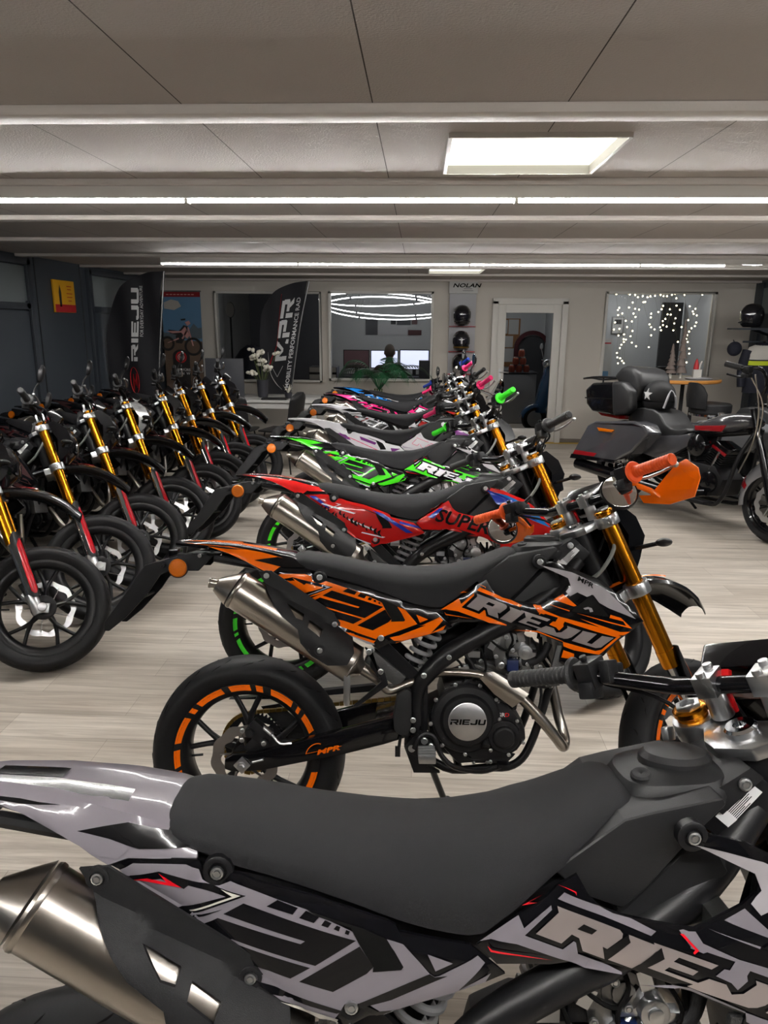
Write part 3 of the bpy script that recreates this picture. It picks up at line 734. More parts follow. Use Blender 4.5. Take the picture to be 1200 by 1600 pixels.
    # ---------------- tank cover, cap, box with label
    tc = MB(); tc.prism([(.70, .872), (.745, .835), (.80, .815), (.83, .84), (.90, .92), (.945, .965), (.94, .975), (.84, .955), (.80, .945)], -.112, .112); tci = P('tank_cover', tc, 'plastic_dark', bevel=.018, seg=3)
    tl = MB(); tl.prism([(.79, .80), (.82, .83), (.90, .91), (.945, .90), (.965, .86), (.93, .78), (.85, .76)], -.10, .10); P('airbox', tl, 'plastic_dark', bevel=.02, seg=3)
    cp = MB()
    secs = []
    for k, (sc, z) in enumerate(((1.0, .935), (1.02, .952), (1.0, .962), (.90, .975), (.6, .985), (.2, .99))):
        secs.append([(.905+.085*sc*math.copysign(abs(math.cos(a))**.6, math.cos(a)), .078*sc*math.copysign(abs(math.sin(a))**.7, math.sin(a)), z+.10*(.085*sc*math.cos(a))) for a in [2*PI*j/32 for j in range(32)]])
    cp.loft(secs)
    hum = [[(.905+.055*sc*math.cos(a)+.012, .045*sc*math.sin(a), z) for a in [2*PI*j/24 for j in range(24)]] for sc, z in ((1.05, .97), (1.0, .992), (.85, 1.0), (.3, 1.003))]
    cp.loft(hum)
    cp.prism([(.93, .955), (1.0, 1.0), (1.02, .985), (.96, .93)], -.07, .07)
    ci = P('fuel_cap_cover', cp, 'plastic_dark', ang=30)
    lk = MB(); lk.lathe([(.016, 0), (.016, .006), (.013, .009), (.004, .009), (0, .006)], (.852, -.035, .972), (-.15, -.2, 1), 20); P('cap_lock', lk, 'matte_black', ci)
    lb = MB(); bolt(lb, .99, -.072, .977, .010); P('cap_bolt', lb, 'alloy', ci)
    bx = MB(); bx.prism([(.925, .915), (1.0, .998), (1.055, .955), (.985, .875)], -.066, .066); bxi = P('electrics_box', bx, 'satin_black', bevel=.006)
    lw = MB(); lw.prism([(.951, .926), (.999, .978), (1.02, .962), (.972, .908)], -.0668, -.066); P('label', lw, 'white_label', bxi)
    lt = MB(); rnd = random.Random(5)
    for k in range(9):
        t0, t1 = .1, rnd.uniform(.5, .85)
        b0 = Vector((.962, 0, .933)); du = Vector((.037, 0, .040)); dn = Vector((.0019, 0, -.00165))
        a_ = b0+du*t0+dn*k*1.15; b_ = b0+du*t1+dn*k*1.15
        lt.add([a_+Vector((0, -.0669, 0)), b_+Vector((0, -.0669, 0)), b_+dn*.55+Vector((0, -.0669, 0)), a_+dn*.55+Vector((0, -.0669, 0))], [(0, 1, 2, 3)])
    P('label_print', lt, 'void_black', bxi)
    rd = MB()
    for s in (-1, 1): rd.box((.955, s*.095, .70), (.03, .11, .25), Matrix.Rotation(R(-12), 3, 'Y'))
    P('radiator', rd, 'alloy_dark', bevel=.004)
    rv = MB(); rv.prism([(.905, .565), (.935, .69), (.962, .69), (.945, .57)], -.16, -.148); P('radiator_guard', rv, 'hex_mesh', bevel=.002)
    # ---------------- plate holder
    pl = MB()
    for s in (-1, 1): pl.prism(O_PLATEARM, s*.078, s*.070)
    pl.prism([(-.434, .722), (-.430, .716), (-.318, .872), (-.312, .895), (-.320, .892)], -.071, .071); pl.prism([(-.31, .903), (-.19, .937), (-.10, .934), (-.12, .927), (-.2, .927), (-.26, .912)], -.071, .071); pl.cyl((-.33, -.075, .80), (-.33, .075, .80), .006, n=8); pl.cyl((-.25, -.09, .905), (-.25, .09, .905), .008, n=8)
    pli = P('plate_holder', pl, 'satin_black', bevel=.0012, seg=1)
    re = MB(); re.lathe([(.028, 0), (.028, .007), (.024, .011), (0, .0115)], (-.204, -.079, .898), (0, -1, 0), 28); P('side_reflector', re, 'amber', pli)
    rb = MB(); rb.lathe([(.031, 0), (.031, .006), (.028, .007)], (-.204, -.079, .898), (0, -1, 0), 28); rb.box((-.19, -.055, .915), (.04, .03, .05)); P('reflector_ring', rb, 'matte_black', pli)
    tlm = MB(); tlm.box((-.235, 0, .935), (.03, .06, .03)); P('tail_light', tlm, 'gloss_black', pli, bevel=.006)
    pe = MB()
    for s in (-1, 1): pe.cyl((-.13, s*.045, .94), (-.14, s*.08, .935), .006); 
    P('holder_bolt', pe, 'alloy', pli)
    # ---------------- stand, pegs, pedal
    ks = MB(); ks.tube([(.56, .09, .30), (.60, .15, .17), (.642, .218, .049)], .011, 10); ks.cyl((.645, .218, .051), (.648, .222, .043), .022, n=16)
    P('kickstand', ks, 'satin_black')
    fp = MB(); fp.box((.555, -.165, .36), (.05, .085, .022)); 
    for k in range(4): fp.box((.555, -.135-.02*k, .373), (.052, .006, .008))
    fp.box((.555, .165, .36), (.05, .085, .022)); fpi = P('footpeg', fp, 'alloy', bevel=.003)
    fb = MB(); fb.prism([(.49, .375), (.53, .41), (.58, .39), (.585, .35), (.55, .33), (.50, .35)], -.128, -.10); fb.prism([(.49, .375), (.53, .41), (.58, .39), (.585, .35), (.55, .33), (.50, .35)], .10, .128); P('peg_bracket', fb, 'satin_black', fpi, bevel=.003)
    fs_ = MB(); bolt(fs_, .512, -.13, .366, .011); bolt(fs_, .55, -.13, .39, .011); bolt(fs_, .57, -.13, .375, .009); P('bracket_bolt', fs_, 'alloy', fpi)
    bp = MB(); bp.tube([(.52, -.14, .37), (.53, -.145, .40), (.55, -.14, .415), (.58, -.135, .40), (.60, -.135, .35), (.64, -.14, .315), (.72, -.145, .305), (.78, -.15, .325)], .008, 8, sub=4); bp.box((.785, -.155, .33), (.035, .035, .01)); P('brake_pedal', bp, 'satin_black')
    mc = MB(); mc.tube([(.50, -.125, .52), (.497, -.125, .45), (.495, -.125, .40)], [.010, .012, .008], 10); mc.box((.47, -.125, .355), (.016, .012, .03)); mc.cyl((.478, -.125, .40), (.47, -.125, .34), .005); P('master_cylinder', mc, 'engine_black', bevel=.001)
    pg = MB()
    pg.prism([(.375, .672), (.388, .664), (.385, .62), (.42, .575), (.335, .50), (.35, .50), (.44, .565), (.43, .60), (.40, .63)], -.158, -.146); ppi = P('passenger_peg_bracket', pg, 'satin_black', bevel=.002)
    pb = MB(); pb.box((.318, -.165, .555), (.02, .022, .1)); P('passenger_peg', pb, 'alloy', ppi, bevel=.008)
    pbb = MB(); bolt(pbb, .382, -.16, .665, .010); bolt(pbb, .417, -.16, .607, .009); P('bracket_bolt', pbb, 'alloy', ppi)
    # ======================================================= front end (steered)
    t, rim = wheel(SB, AXF, .300, .116)
    fw = P('front_wheel', rim, 'satin_black', ang=50); P('tyre', t, 'rubber+void_black', fw, ang=60)
    st = SB(); stickers(st, AXF, .116); P('rim_sticker', st, 'RIM', fw, 'sticker_front')
    d = SB(); wave_disc(d, AXF, .068, .135, .108, 9, arms=9); P('brake_disc', d, 'brushed', fw)
    hubc = SB(); hubc.lathe([(.05, 0), (.058, .004), (.058, .014), (.046, .018), (.03, .014), (0, .014)], AXF+Vector((0, -.045, 0)), (0, -1, 0), 24); P('hub_cover', hubc, 'engine_black', fw)
    for s in (-1, 1):
        ft = SB(); top = S(.035, s*.096, .012); ft.cyl(top, S(.035, s*.096, -.22), .0265, n=24); ft.cyl(S(.035, s*.096, -.22), S(.035, s*.096, -.45), .0275, n=24)
        ft.cyl(S(.035, s*.096, -.45), S(.035, s*.096, -.505), .0285, n=24); fti = P('fork_tube', ft, 'gold', ang=30)
        cp_ = SB(); cp_.lathe([(.027, 0), (.029, .002), (.029, .010), (.024, .013), (.02, .013)], S(.035, s*.096, .010), AX, 24); P('fork_cap', cp_, 'gold', fti)
        c2 = SB(); c2.lathe([(.022, .012), (.022, .018), (.019, .019), (.014, .019), (.013, .013), (0, .013)], S(.035, s*.096, .010), AX, 6); P('cap_nut', c2, 'alloy', fti)
        sl_ = SB(); sl_.cyl(S(.035, s*.096, -.50), S(.035, s*.096, -.80), .0195, n=20); P('fork_slider', sl_, 'chrome', fti)
        ff = SB(); ff.cyl(S(.035, s*.096, -.755), S(.042, s*.096, -.855), .028, n=20); ff.box(S(.065, s*.096, -.835), (.055, .03, .045)); ff.cyl(AXF+Vector((0, s*.10, 0)), AXF+Vector((0, s*.125, 0)), .02, n=20); P('fork_foot', ff, 'alloy', fti, bevel=.003)
        fg = SB(); poly = [(-.02, -.50), (-.012, -.46), (.012, -.455), (.03, -.50), (.035, -.75), (.02, -.775), (-.015, -.775), (-.022, -.74)]
        V = []
        for w0, hw_ in ((-.455, .016), (-.48, .024), (-.52, .027), (-.60, .026), (-.70, .026), (-.76, .026), (-.775, .02)):
            V.append([S(.033+.042*math.cos(a), s*.100+s*.040*math.sin(a), w0) for a in [(-.55+2.2*k/8)*(hw_/.026) for k in range(9)]]+[S(.033+.038*math.cos(a), s*.100+s*.036*math.sin(a), w0) for a in [(-.55+2.2*k/8)*(hw_/.026) for k in range(8, -1, -1)]])
        fg.loft(V); fgi = P('fork_guard', fg, 'satin_black')
        gg = SB(); V = []
        for w0, a0, a1 in ((-.49, .25, .6), (-.52, .1, 1.05), (-.60, .1, 1.15), (-.61, .35, 1.2), (-.70, .3, 1.25), (-.745, .4, 1.25), (-.76, .7, 1.0)):
            V.append([S(.033+.0432*math.cos(a), s*.100+s*.0412*math.sin(a), w0) for a in [a0+(a1-a0)*k/6 for k in range(7)]])
        gg.loft(V, False, False); P('guard_graphic', gg, 'FORK', fgi)
    fc = SB(); fc.box(AXF+Vector((-.08, .085, .085)), (.07, .05, .10), Matrix.Rotation(R(-35), 3, 'Y')); fc.box(AXF+Vector((-.045, .095, .06)), (.07, .02, .05)); P('front_brake_caliper', fc, 'engine_black', bevel=.006)
    # clamps
    uc = SB(); 
    for s in (-1, 1): uc.cyl(S(.035, s*.096, -.03), S(.035, s*.096, .004), .036, n=28)
    pr_ = [(-.045, -.03), (-.025, -.055), (.02, -.075), (.01, -.10), (.055, -.11), (.062, -.095), (.05, -.07), (.035, -.03), (.035, .03), (.05, .07), (.062, .095), (.055, .11), (.01, .10), (.02, .075), (-.025, .055), (-.045, .03)]
    V = [S(u, v, -.026) for u, v in pr_]+[S(u, v, -.004) for u, v in pr_]; n = len(pr_)
    uc.add(V, [tuple(range(n)), tuple(range(2*n-1, n-1, -1))]+[(i+n, (i+1) % n+n, (i+1) % n, i) for i in range(n)])
    for s in (-1, 1): uc.box(S(.01, s*.138, -.014), (.022, .014, .024))
    uci = P('upper_clamp', uc, 'alloy', bevel=.004)
    sn_ = SB(); sn_.lathe([(.026, -.004), (.026, .006), (.022, .010), (.011, .010), (.010, .002), (0, .002)], P0, AX, 24); P('stem_nut', sn_, 'chrome', uci)
    lc = SB()
    for s in (-1, 1): lc.cyl(S(.035, s*.096, -.262), S(.035, s*.096, -.222), .0385, n=28)
    lc.box(S(0, 0, -.245), (.07, .17, .035), Matrix.Rotation(-RAKE, 3, 'Y')); P('lower_clamp', lc, 'alloy', bevel=.004)
    ri = SB()
    for s in (-1, 1):
        c_ = S(.042, s*.046, 0); ri.cyl(c_, c_+AX*.045, .019, .017, n=18); ri.box(c_+AX*.062, (.045, .034, .036), Matrix.Rotation(-RAKE, 3, 'Y'))
        for q in (-.015, .015): ri.cyl(c_+AX*.075+E1*q, c_+AX*.088+E1*q, .008, n=12)
    P('bar_riser', ri, 'alloy', uci, bevel=.004)
    BZ = .056
    bar = [S(.015, -.415, BZ+.048)+Vector((-.022, 0, 0)), S(.015, -.27, BZ+.05)+Vector((-.004, 0, 0)), S(.015, -.22, BZ+.04)+Vector((0, 0, 0)), S(.042, -.13, BZ+.005), S(.042, -.09, BZ), S(.042, 0, BZ)]
    bar = bar+[Vector((p.x, -p.y, p.z)) for p in bar[-2::-1]]
    hb = SB(); hb.tube(bar, [.011]*2+[.0125, .0145, .0145, .0145, .0145, .0145, .0125]+[.011]*2, 12, sub=4); hbi = P('handlebar', hb, 'gloss_black')
    for s in (-1, 1):
        g0 = S(.015, s*.415, BZ+.048)+Vector((-.022, 0, 0)); g1 = S(.015, s*.272, BZ+.05)+Vector((-.004, 0, 0)); gd_ = (g0-g1).normalized()
        gp = SB(); prof = [(0, .150), (.012, .150), (.0165, .146)]+[q for k in range(13) for q in ((.0168, .139-.0095*k), (.0155, .1365-.0095*k))]+[(.0175, .012), (.029, .010), (.032, .005), (.029, 0), (.012, 0)]
        gp.lathe(prof[::-1], g1, gd_, 20); gpi = P('grip', gp, 'GRIP', ang=30)
        c_ = g1-gd_*.03
        sg = SB(); sg.box(c_, (.05, .036, .05), Matrix.Rotation(-.3, 3, 'Y')); sg.box(c_+Vector((-.01, -s*.0, -.03)), (.035, .03, .03)); sg.box(c_-gd_*.035, (.03, .022, .04)); sg.box(c_-gd_*.033+Vector((.02, 0, .0)), (.03, .02, .028)); sg.cyl(c_+Vector((-.015, 0, .022)), c_+Vector((-.02, 0, .032)), .007)
        P('switchgear', sg, 'engine_black', hbi, bevel=.004)
        lv = SB(); f0 = c_-gd_*.01+Vector((.03, 0, -.005)); lv.tube([f0, f0+gd_*.03+Vector((.025, 0, -.005)), f0+gd_*.09+Vector((.03, 0, -.002)), f0+gd_*.15+Vector((.024, 0, .004))], [.008, .0075, .0065, .005], 8, sub=4, flat=.6); lv.ball(f0+gd_*.152+Vector((.024, 0, .004)), .0085, 10, 8)
        P('clutch_lever' if s > 0 else 'brake_lever', lv, 'alloy' if s < 0 else 'engine_black', hbi)
        # mirrors
        for opt, drop in (('mirror_low', 1), ('mirror_up', 0)):
            mm_ = SB(); m0 = c_-gd_*.04+Vector((.01, 0, .015))
            if drop: mc_ = Vector((.985, .300, 1.078)) if s > 0 else Vector((.968, -.232, 1.085)); nrm = Vector((-.52, -.74, .42)); stalk = [m0, m0+Vector((.03, 0, .02)), mc_+Vector((.02, .02, .0))]
            else: mc_ = m0+Vector((.02, s*.02, .155)); nrm = Vector((-1, .18, .08)); stalk = [m0, m0+Vector((.0, 0, .07)), mc_+Vector((.01, 0, -.03))]
            mm_.tube(stalk, .005, 8, sub=3)
            n_ = nrm.normalized(); u, v, _ = fr(n_)
            if not drop: u, v = (Vector((0, 0, 1))-n_*n_.z).normalized(), n_.cross((Vector((0, 0, 1))-n_*n_.z).normalized())
            sh_ = lambda r, h: [mc_+n_*h+r*(u*(.05 if not drop else .052)*math.cos(a)+v*(.03 if not drop else .060)*math.sin(a)) for a in [2*PI*k/24 for k in range(24)]]
            mm_.loft([sh_(.3, -.02), sh_(.8, -.016), sh_(1, -.006), sh_(1, .002)])
            mi = P('mirror', mm_, 'satin_black', None, opt)
            gl = SB(); gl.loft([sh_(.92, .0022), sh_(.9, .003)]); P('mirror_glass', gl, 'mirror', mi, opt)
        # hand guard
        hg = SB(); a0 = c_+Vector((.06, s*.022, .004)); yv = Vector((0, s, 0))
        pts = [(-.03, -.055), (.0, -.06), (.045, -.02), (.09, .012), (.125, .016), (.165, -.02), (.168, -.05), (.135, -.095), (.05, -.098), (-.02, -.08)]
        V = [a0+yv*(p-.01)+Vector((.035-.9*(p-.08)**2*2.5, 0, q)) for p, q in pts]; n = len(V)
        hg.add(V+[q+Vector((.005, 0, 0)) for q in V], [tuple(range(n)), tuple(range(2*n-1, n-1, -1))]+[(i, (i+1) % n, (i+1) % n+n, i+n) for i in range(n)])
        hg.tube([c_+Vector((.0, 0, -.02)), a0+Vector((.01, 0, -.05)), a0+yv*.02+Vector((.03, 0, -.075))], .009, 8, sub=3)
        P('hand_guard', hg, 'GUARD', hbi, 'handguard', bevel=.0015)
    cb_ = SB()
    for s in (-1, 1):
        p0 = S(.03, s*.24, BZ+.035); cb_.tube([p0, p0+Vector((.06, -s*.06, -.01)), S(.09, s*.06, .02), S(.07, s*.03, -.12), S(.03, s*.05, -.25)], .0045, 6, sub=5)
        cb_.tube([p0+Vector((0, 0, -.012)), S(.05, s*.14, .02), S(.02, s*.03, -.10)], .004, 6, sub=5)
    P('control_cable', cb_, 'satin_black', hbi)
    gc = MB(); gc.tube([(1.03, -.075, .86), (1.08, -.085, .90), (1.12, -.08, .97), (1.12, -.05, 1.03)], .006, 8, sub=5); P('brake_hose', gc, 'hose_grey')
    ds = SB(); ds.box(S(.115, 0, .05), (.05, .15, .075), Matrix.Rotation(R(-55), 3, 'Y')); dsi = P('instrument', ds, 'gloss_black', None, None, bevel=.006)
    ky = SB(); ky.cyl(S(.055, .03, .0), S(.055, .03, .035), .006, n=8); ky.box(S(.055, .03, .055), (.012, .026, .038), Matrix.Rotation(.3, 3, 'Y')); P('ignition_key', ky, 'key_red', dsi, 'key', bevel=.004)
    mk_ = SB(); prof = [(1.105, 1.07), (1.15, 1.085), (1.215, 1.05), (1.245, .99), (1.235, .92), (1.19, .85), (1.165, .855), (1.185, .93), (1.17, .99)]
    secs = []
    for k in range(9):
        f = -1+2*k/8; w_ = .108; 
        secs.append([(x_-.035*f*f, w_*f*(1 if z_ > .95 else .8), z_) for x_, z_ in prof])
    mk_.loft(secs); mki = P('headlight_mask', mk_, 'MASK', None, None, ang=45)
    hl = SB(); hl.box((1.236, 0, .965), (.02, .11, .075), Matrix.Rotation(R(-8), 3, 'Y')); P('headlight_lens', hl, 'gloss_black', mki, bevel=.01)
    hm = SB()
    for s in (-1, 1): hm.cyl((1.17, s*.10, .95), (1.19, s*.17, .955), .007, n=8); hm.ball((1.195, s*.185, .955), (.03, .022, .013), 12, 8)
    P('indicator', hm, 'satin_black', mki)
    fe = SB(); path = [(1.0, .785, .05), (1.07, .82, .060), (1.15, .848, .074), (1.25, .868, .084), (1.34, .866, .088), (1.42, .846, .084), (1.49, .812, .072), (1.545, .772, .05)]
    path = [(p.x, p.z, w) for p, w in zip(catmull([(a, 0, b) for a, b, c in path], 3), [lerp(i/3, list(enumerate([q[2] for q in path]))) for i in range(22)])]
    secs = []
    for x_, z_, w_ in path:
        h = [(-w_, -.026), (-w_*.95, -.014), (-w_*.66, -.001), (-w_*.38, .007), (0, .009)]; q = h+[(-a, b) for a, b in h[-2::-1]]
        secs.append([(x_+b*.25, a, z_+b) for a, b in q]+[(x_+b*.25, a*.95, z_+b-.005) for a, b in q[::-1]])
    fe.loft(secs); fei = P('front_fender', fe, 'FENDER', None, None, ang=30)
    fgx = SB(); V = []
    for i in range(2, 13):
        x_, z_, w_ = path[i]; t_ = (i-2)/10
        V.append([(x_, -w_*(.98-.30*t_*q), z_+(-.002+.0072*q if q < 1 else .0078)) for q in (0, .5, 1)])
    for i in range(2, 13): V[i-2] = [(path[i][0]+.001, -path[i][2]*.72*(1-.0*k)+path[i][2]*k*.22*(1-(i-2)/10), path[i][1]+.0015+.0024*k) for k in range(3)]
    fgx.loft(V, False, False); P('fender_graphic', fgx, 'FENDG', fei)
build_moto()
# ------------------------------------------------------------------ liveries
def gl(name, c, rough=.2): mat(name, c, rough, coat=.35, spec=.3, var=.02, vscale=5); return name
gl('l_grey', srgb(128, 123, 130)); gl('l_orange', srgb(250, 112, 8)); gl('l_red', srgb(196, 30, 28)); gl('l_green', srgb(70, 215, 35)); gl('l_white', srgb(232, 230, 235))
gl('l_pink', srgb(238, 40, 125)); gl('l_blue', srgb(20, 120, 205)); gl('l_dkblue', srgb(30, 50, 150)); gl('l_purple', srgb(120, 50, 130)); gl('l_brown', srgb(62, 40, 40)); gl('l_red2', srgb(225, 25, 40)); gl('l_silver', srgb(172, 168, 172)); gl('l_pale', srgb(205, 200, 190)); gl('l_dkred', srgb(110, 20, 25))
gl('l_forkred', srgb(178, 16, 30))
mat('l_letter', srgb(180, 170, 168), .32, metal=.55, coat=.5, var=.12, vscale=9)
mat('g_orange', srgb(245, 92, 30), .5, bump=.2); mat('g_green', srgb(60, 225, 40), .5, bump=.2); mat('g_pink', srgb(240, 45, 115), .5, bump=.2); mat('g_blue', srgb(35, 65, 165), .5, bump=.2); mat('g_black', (.02, .02, .021), .55, bump=.3); mat('g_darkpink', srgb(190, 40, 95), .5, bump=.2)
BASE = dict(A='l_grey', B='l_letter', C='l_red2', E='l_pale', S='l_silver', K='gloss_black', TAIL='gloss_black', TOPG='gloss_black', M='void_black', RIM='l_grey', GRIP='g_black', GUARD='gloss_black', FORK='satin_black', MASK='gloss_black', FENDER='gloss_black', FENDG='gloss_black', INK='void_black', BLUE='l_dkblue', WHITE='l_white', PURPLE='l_purple', PINK='l_pink')
def liv(**k): d = dict(BASE); d.update(k); return d
STD = {'scheme', 'rieju', 'dark'}
def moto(label, x, y, yaw, lean, lv, opts, group, z=0., steer=0.):
    if y < 4.6: opts = set(opts) | {'detail'}
    root = thing('motorcycle', label, 'motorcycle', (x, y, z), 0, group); root.rotation_euler = (-R(lean), 0, R(yaw))
    made = {}
    for i, (name, me, role, parent, opt) in enumerate(PARTS):
        if opt and opt not in opts: continue
        par = root if parent is None else made.get(parent)
        if par is None: continue
        o = bpy.data.objects.new(name, me); COL.objects.link(o); o.parent = par; made[i] = o
        if steer and STEERED[i] and not (parent is not None and STEERED[parent]): o.matrix_local = Matrix.Translation(P0) @ Matrix.Rotation(R(steer), 4, AX) @ Matrix.Translation(-P0)
        if role in lv:
            if not me.materials: me.materials.append(MATS[lv[role]])
            o.material_slots[0].link = 'OBJECT'; o.material_slots[0].material = MATS[lv[role]]
        elif not me.materials:
            for r_ in role.split('+'): me.materials.append(MATS[r_])
    return root
GR = 'supermoto motorcycles in the right row'
MOTOS = []
def add(*a, **k): MOTOS.append(moto(*a, **k))
add('grey and black supermoto in the foreground, partly cut off, nearest the camera', -.492, .758, 4.1, 11.2, liv(GRIP='g_black', FENDG='l_grey', MASK='gloss_black', TAIL='l_grey'), STD | {'key'}, GR, steer=5.)
add('orange and black supermoto with orange grips and orange rim stickers', -.514, 1.956, 2.2, 12.2, liv(TOPG='l_orange', A='l_orange', C='l_orange', E='l_silver', RIM='l_orange', GRIP='g_orange', GUARD='l_orange', FORK='l_orange', FENDG='l_orange'), STD | {'sticker', 'sticker_front', 'mirror_low', 'handguard', 'key', 'mpr'}, GR)
add('red supermoto with blue slashes, between the orange and the green one', -.592, 2.986, -1.0, 12.2, liv(TOPG='l_red', A='l_red', C='l_red', E='l_white', S='l_blue', RIM='g_green', K='l_red', FORK='l_red', FENDG='l_dkblue'), {'scheme', 'superm', 'sticker'}, GR)
add('bright green and black supermoto with green grips', -.671, 4.118, -2., 12.2, liv(A='l_green', C='l_red2', E='l_white', S='l_silver', B='l_white', RIM='l_green', GRIP='g_green', FORK='l_green', FENDG='l_green'), STD | {'sticker'}, GR)
add('white supermoto with purple shards, behind the bright green one', -.709, 4.989, -.5, 12.2, liv(TAIL='l_white', TOPG='l_white', A='l_white', K='l_white', B='l_white', C='l_purple', E='l_white', S='l_purple', GRIP='g_pink', GUARD='clear_plastic', FENDER='l_white', FENDG='l_purple', FORK='l_white'), {'shards', 'scheme', 'handguard'}, GR)
add('red, white and black supermoto between the white and the pink ones', -.674, 5.924, 0., 12.2, liv(TAIL='l_white', TOPG='l_red', A='l_white', K='gloss_black', B='l_red', C='l_red2', E='l_red', S='l_red', GUARD='l_white', FORK='l_red', FENDG='l_red'), STD | {'mirror_up'}, GR)
add('pink and black supermoto next to the blue one at the far end', -.698, 6.90, .9, 12.2, liv(TOPG='l_pink', A='l_pink', C='l_white', E='l_white', S='l_white', B='l_white', GRIP='g_pink', FORK='l_pink', FENDG='l_pink'), STD | {'mirror_low', 'mirror_up'}, GR)
add('blue and black supermoto, farthest of the colourful row', -.686, 7.647, 1., 12.2, liv(TOPG='l_blue', A='l_blue', C='l_white', E='l_white', S='l_white', B='l_white', GRIP='g_blue', FORK='l_blue', FENDG='l_blue'), STD | {'mirror_low'}, GR)
BLK = liv(A='l_brown', C='l_dkred', E='l_dkred', S='l_brown', B='l_silver', FORK='l_forkred', FENDG='l_dkred')
G2 = 'black supermoto motorcycles in the left row'
ordn = ['nearest black supermoto of the left row, its front wheel at the picture edge', 'second black supermoto of the left row, counted from the camera', 'third black supermoto of the left row, counted from the camera', 'fourth black supermoto of the left row, counted from the camera', 'fifth black supermoto of the left row, counted from the camera', 'sixth black supermoto of the left row, counted from the camera', 'seventh black supermoto of the left row, next to the last one', 'farthest black supermoto of the left row, in front of the white desk']
for t, (x, y, a) in zip(ordn, [(-3.19, 3.31, -10), (-3.18, 3.91, -10), (-3.16, 4.45, -10), (-3.14, 4.99, -10), (-3.065, 5.50, -10), (-3.095, 6.03, -10), (-3.075, 6.54, -10), (-3.025, 7.05, -10)]):
    add(t, x, y, a, 12., BLK, STD | {'mirror_up', 'key'} if y > 3.5 else STD, G2)
# ------------------------------------------------------------------ room
XL, XR, YB, YF, ZC = -3.6, 4.46, 10.3, -4.2, 2.2
def node_mat(name):
    m = bpy.data.materials.new(name); m.use_nodes = True; MATS[name] = m
    return m, m.node_tree.nodes, m.node_tree.links, m.node_tree.nodes['Principled BSDF']
# floor: pale oak planks running across the room
m, n, l, b = node_mat('floor_planks')
tc = n.new('ShaderNodeTexCoord'); mp = n.new('ShaderNodeMapping'); l.new(tc.outputs['Object'], mp.inputs['Vector'])
br = n.new('ShaderNodeTexBrick'); br.inputs['Scale'].default_value = 1; br.inputs['Brick Width'].default_value = 1.22; br.inputs['Row Height'].default_value = .18; br.inputs['Mortar Size'].default_value = .0012; br.offset = .37
br.inputs['Color1'].default_value = (*srgb(206, 197, 185), 1); br.inputs['Color2'].default_value = (*srgb(222, 214, 203), 1); br.inputs['Mortar'].default_value = (*srgb(172, 162, 150), 1); br.inputs['Mortar Smooth'].default_value = .3
l.new(mp.outputs['Vector'], br.inputs['Vector'])
m2 = n.new('ShaderNodeMapping'); m2.inputs['Scale'].default_value = (1.7, 36, 1); l.new(tc.outputs['Object'], m2.inputs['Vector'])
ns = n.new('ShaderNodeTexNoise'); ns.inputs['Scale'].default_value = 1; ns.inputs['Detail'].default_value = 6; ns.inputs['Roughness'].default_value = .68; ns.inputs['Distortion'].default_value = .9; l.new(m2.outputs['Vector'], ns.inputs['Vector'])
m3 = n.new('ShaderNodeMapping'); m3.inputs['Scale'].default_value = (1.2, 9, 1); l.new(tc.outputs['Object'], m3.inputs['Vector'])
n3 = n.new('ShaderNodeTexNoise'); n3.inputs['Scale'].default_value = 1.3; n3.inputs['Detail'].default_value = 3; l.new(m3.outputs['Vector'], n3.inputs['Vector'])
rp = n.new('ShaderNodeValToRGB'); rp.color_ramp.elements[0].position = .3; rp.color_ramp.elements[0].color = (.66, .625, .59, 1); rp.color_ramp.elements[1].position = .68; rp.color_ramp.elements[1].color = (1.1, 1.1, 1.1, 1); l.new(ns.outputs['Fac'], rp.inputs['Fac'])
rq = n.new('ShaderNodeValToRGB'); rq.color_ramp.elements[0].position = .35; rq.color_ramp.elements[0].color = (.80, .79, .775, 1); rq.color_ramp.elements[1].position = .65; rq.color_ramp.elements[1].color = (1.04, 1.04, 1.04, 1); l.new(n3.outputs['Fac'], rq.inputs['Fac'])
x1 = n.new('ShaderNodeMix'); x1.data_type = 'RGBA'; x1.blend_type = 'MULTIPLY'; x1.inputs['Factor'].default_value = 1; l.new(br.outputs['Color'], x1.inputs['A']); l.new(rp.outputs['Color'], x1.inputs['B'])
x2 = n.new('ShaderNodeMix'); x2.data_type = 'RGBA'; x2.blend_type = 'MULTIPLY'; x2.inputs['Factor'].default_value = 1; l.new(x1.outputs['Result'], x2.inputs['A']); l.new(rq.outputs['Color'], x2.inputs['B'])
l.new(x2.outputs['Result'], b.inputs['Base Color']); b.inputs['Roughness'].default_value = .42
bp = n.new('ShaderNodeBump'); bp.inputs['Strength'].default_value = .12; bp.inputs['Distance'].default_value = .002; l.new(ns.outputs['Fac'], bp.inputs['Height']); l.new(bp.outputs['Normal'], b.inputs['Normal'])
# ceiling panels: stippled paint with narrow joints
m, n, l, b = node_mat('ceiling_panel')
tc = n.new('ShaderNodeTexCoord'); sx = n.new('ShaderNodeSeparateXYZ'); l.new(tc.outputs['Object'], sx.inputs['Vector'])
a1 = n.new('ShaderNodeMath'); a1.operation = 'ADD'; a1.inputs[1].default_value = .142+.526*20; l.new(sx.outputs['X'], a1.inputs[0])
a2 = n.new('ShaderNodeMath'); a2.operation = 'MODULO'; a2.inputs[1].default_value = .526; l.new(a1.outputs[0], a2.inputs[0])
a3 = n.new('ShaderNodeMath'); a3.operation = 'LESS_THAN'; a3.inputs[1].default_value = .0035; l.new(a2.outputs[0], a3.inputs[0])
ns = n.new('ShaderNodeTexNoise'); ns.inputs['Scale'].default_value = 150; ns.inputs['Detail'].default_value = 3; l.new(tc.outputs['Object'], ns.inputs['Vector'])
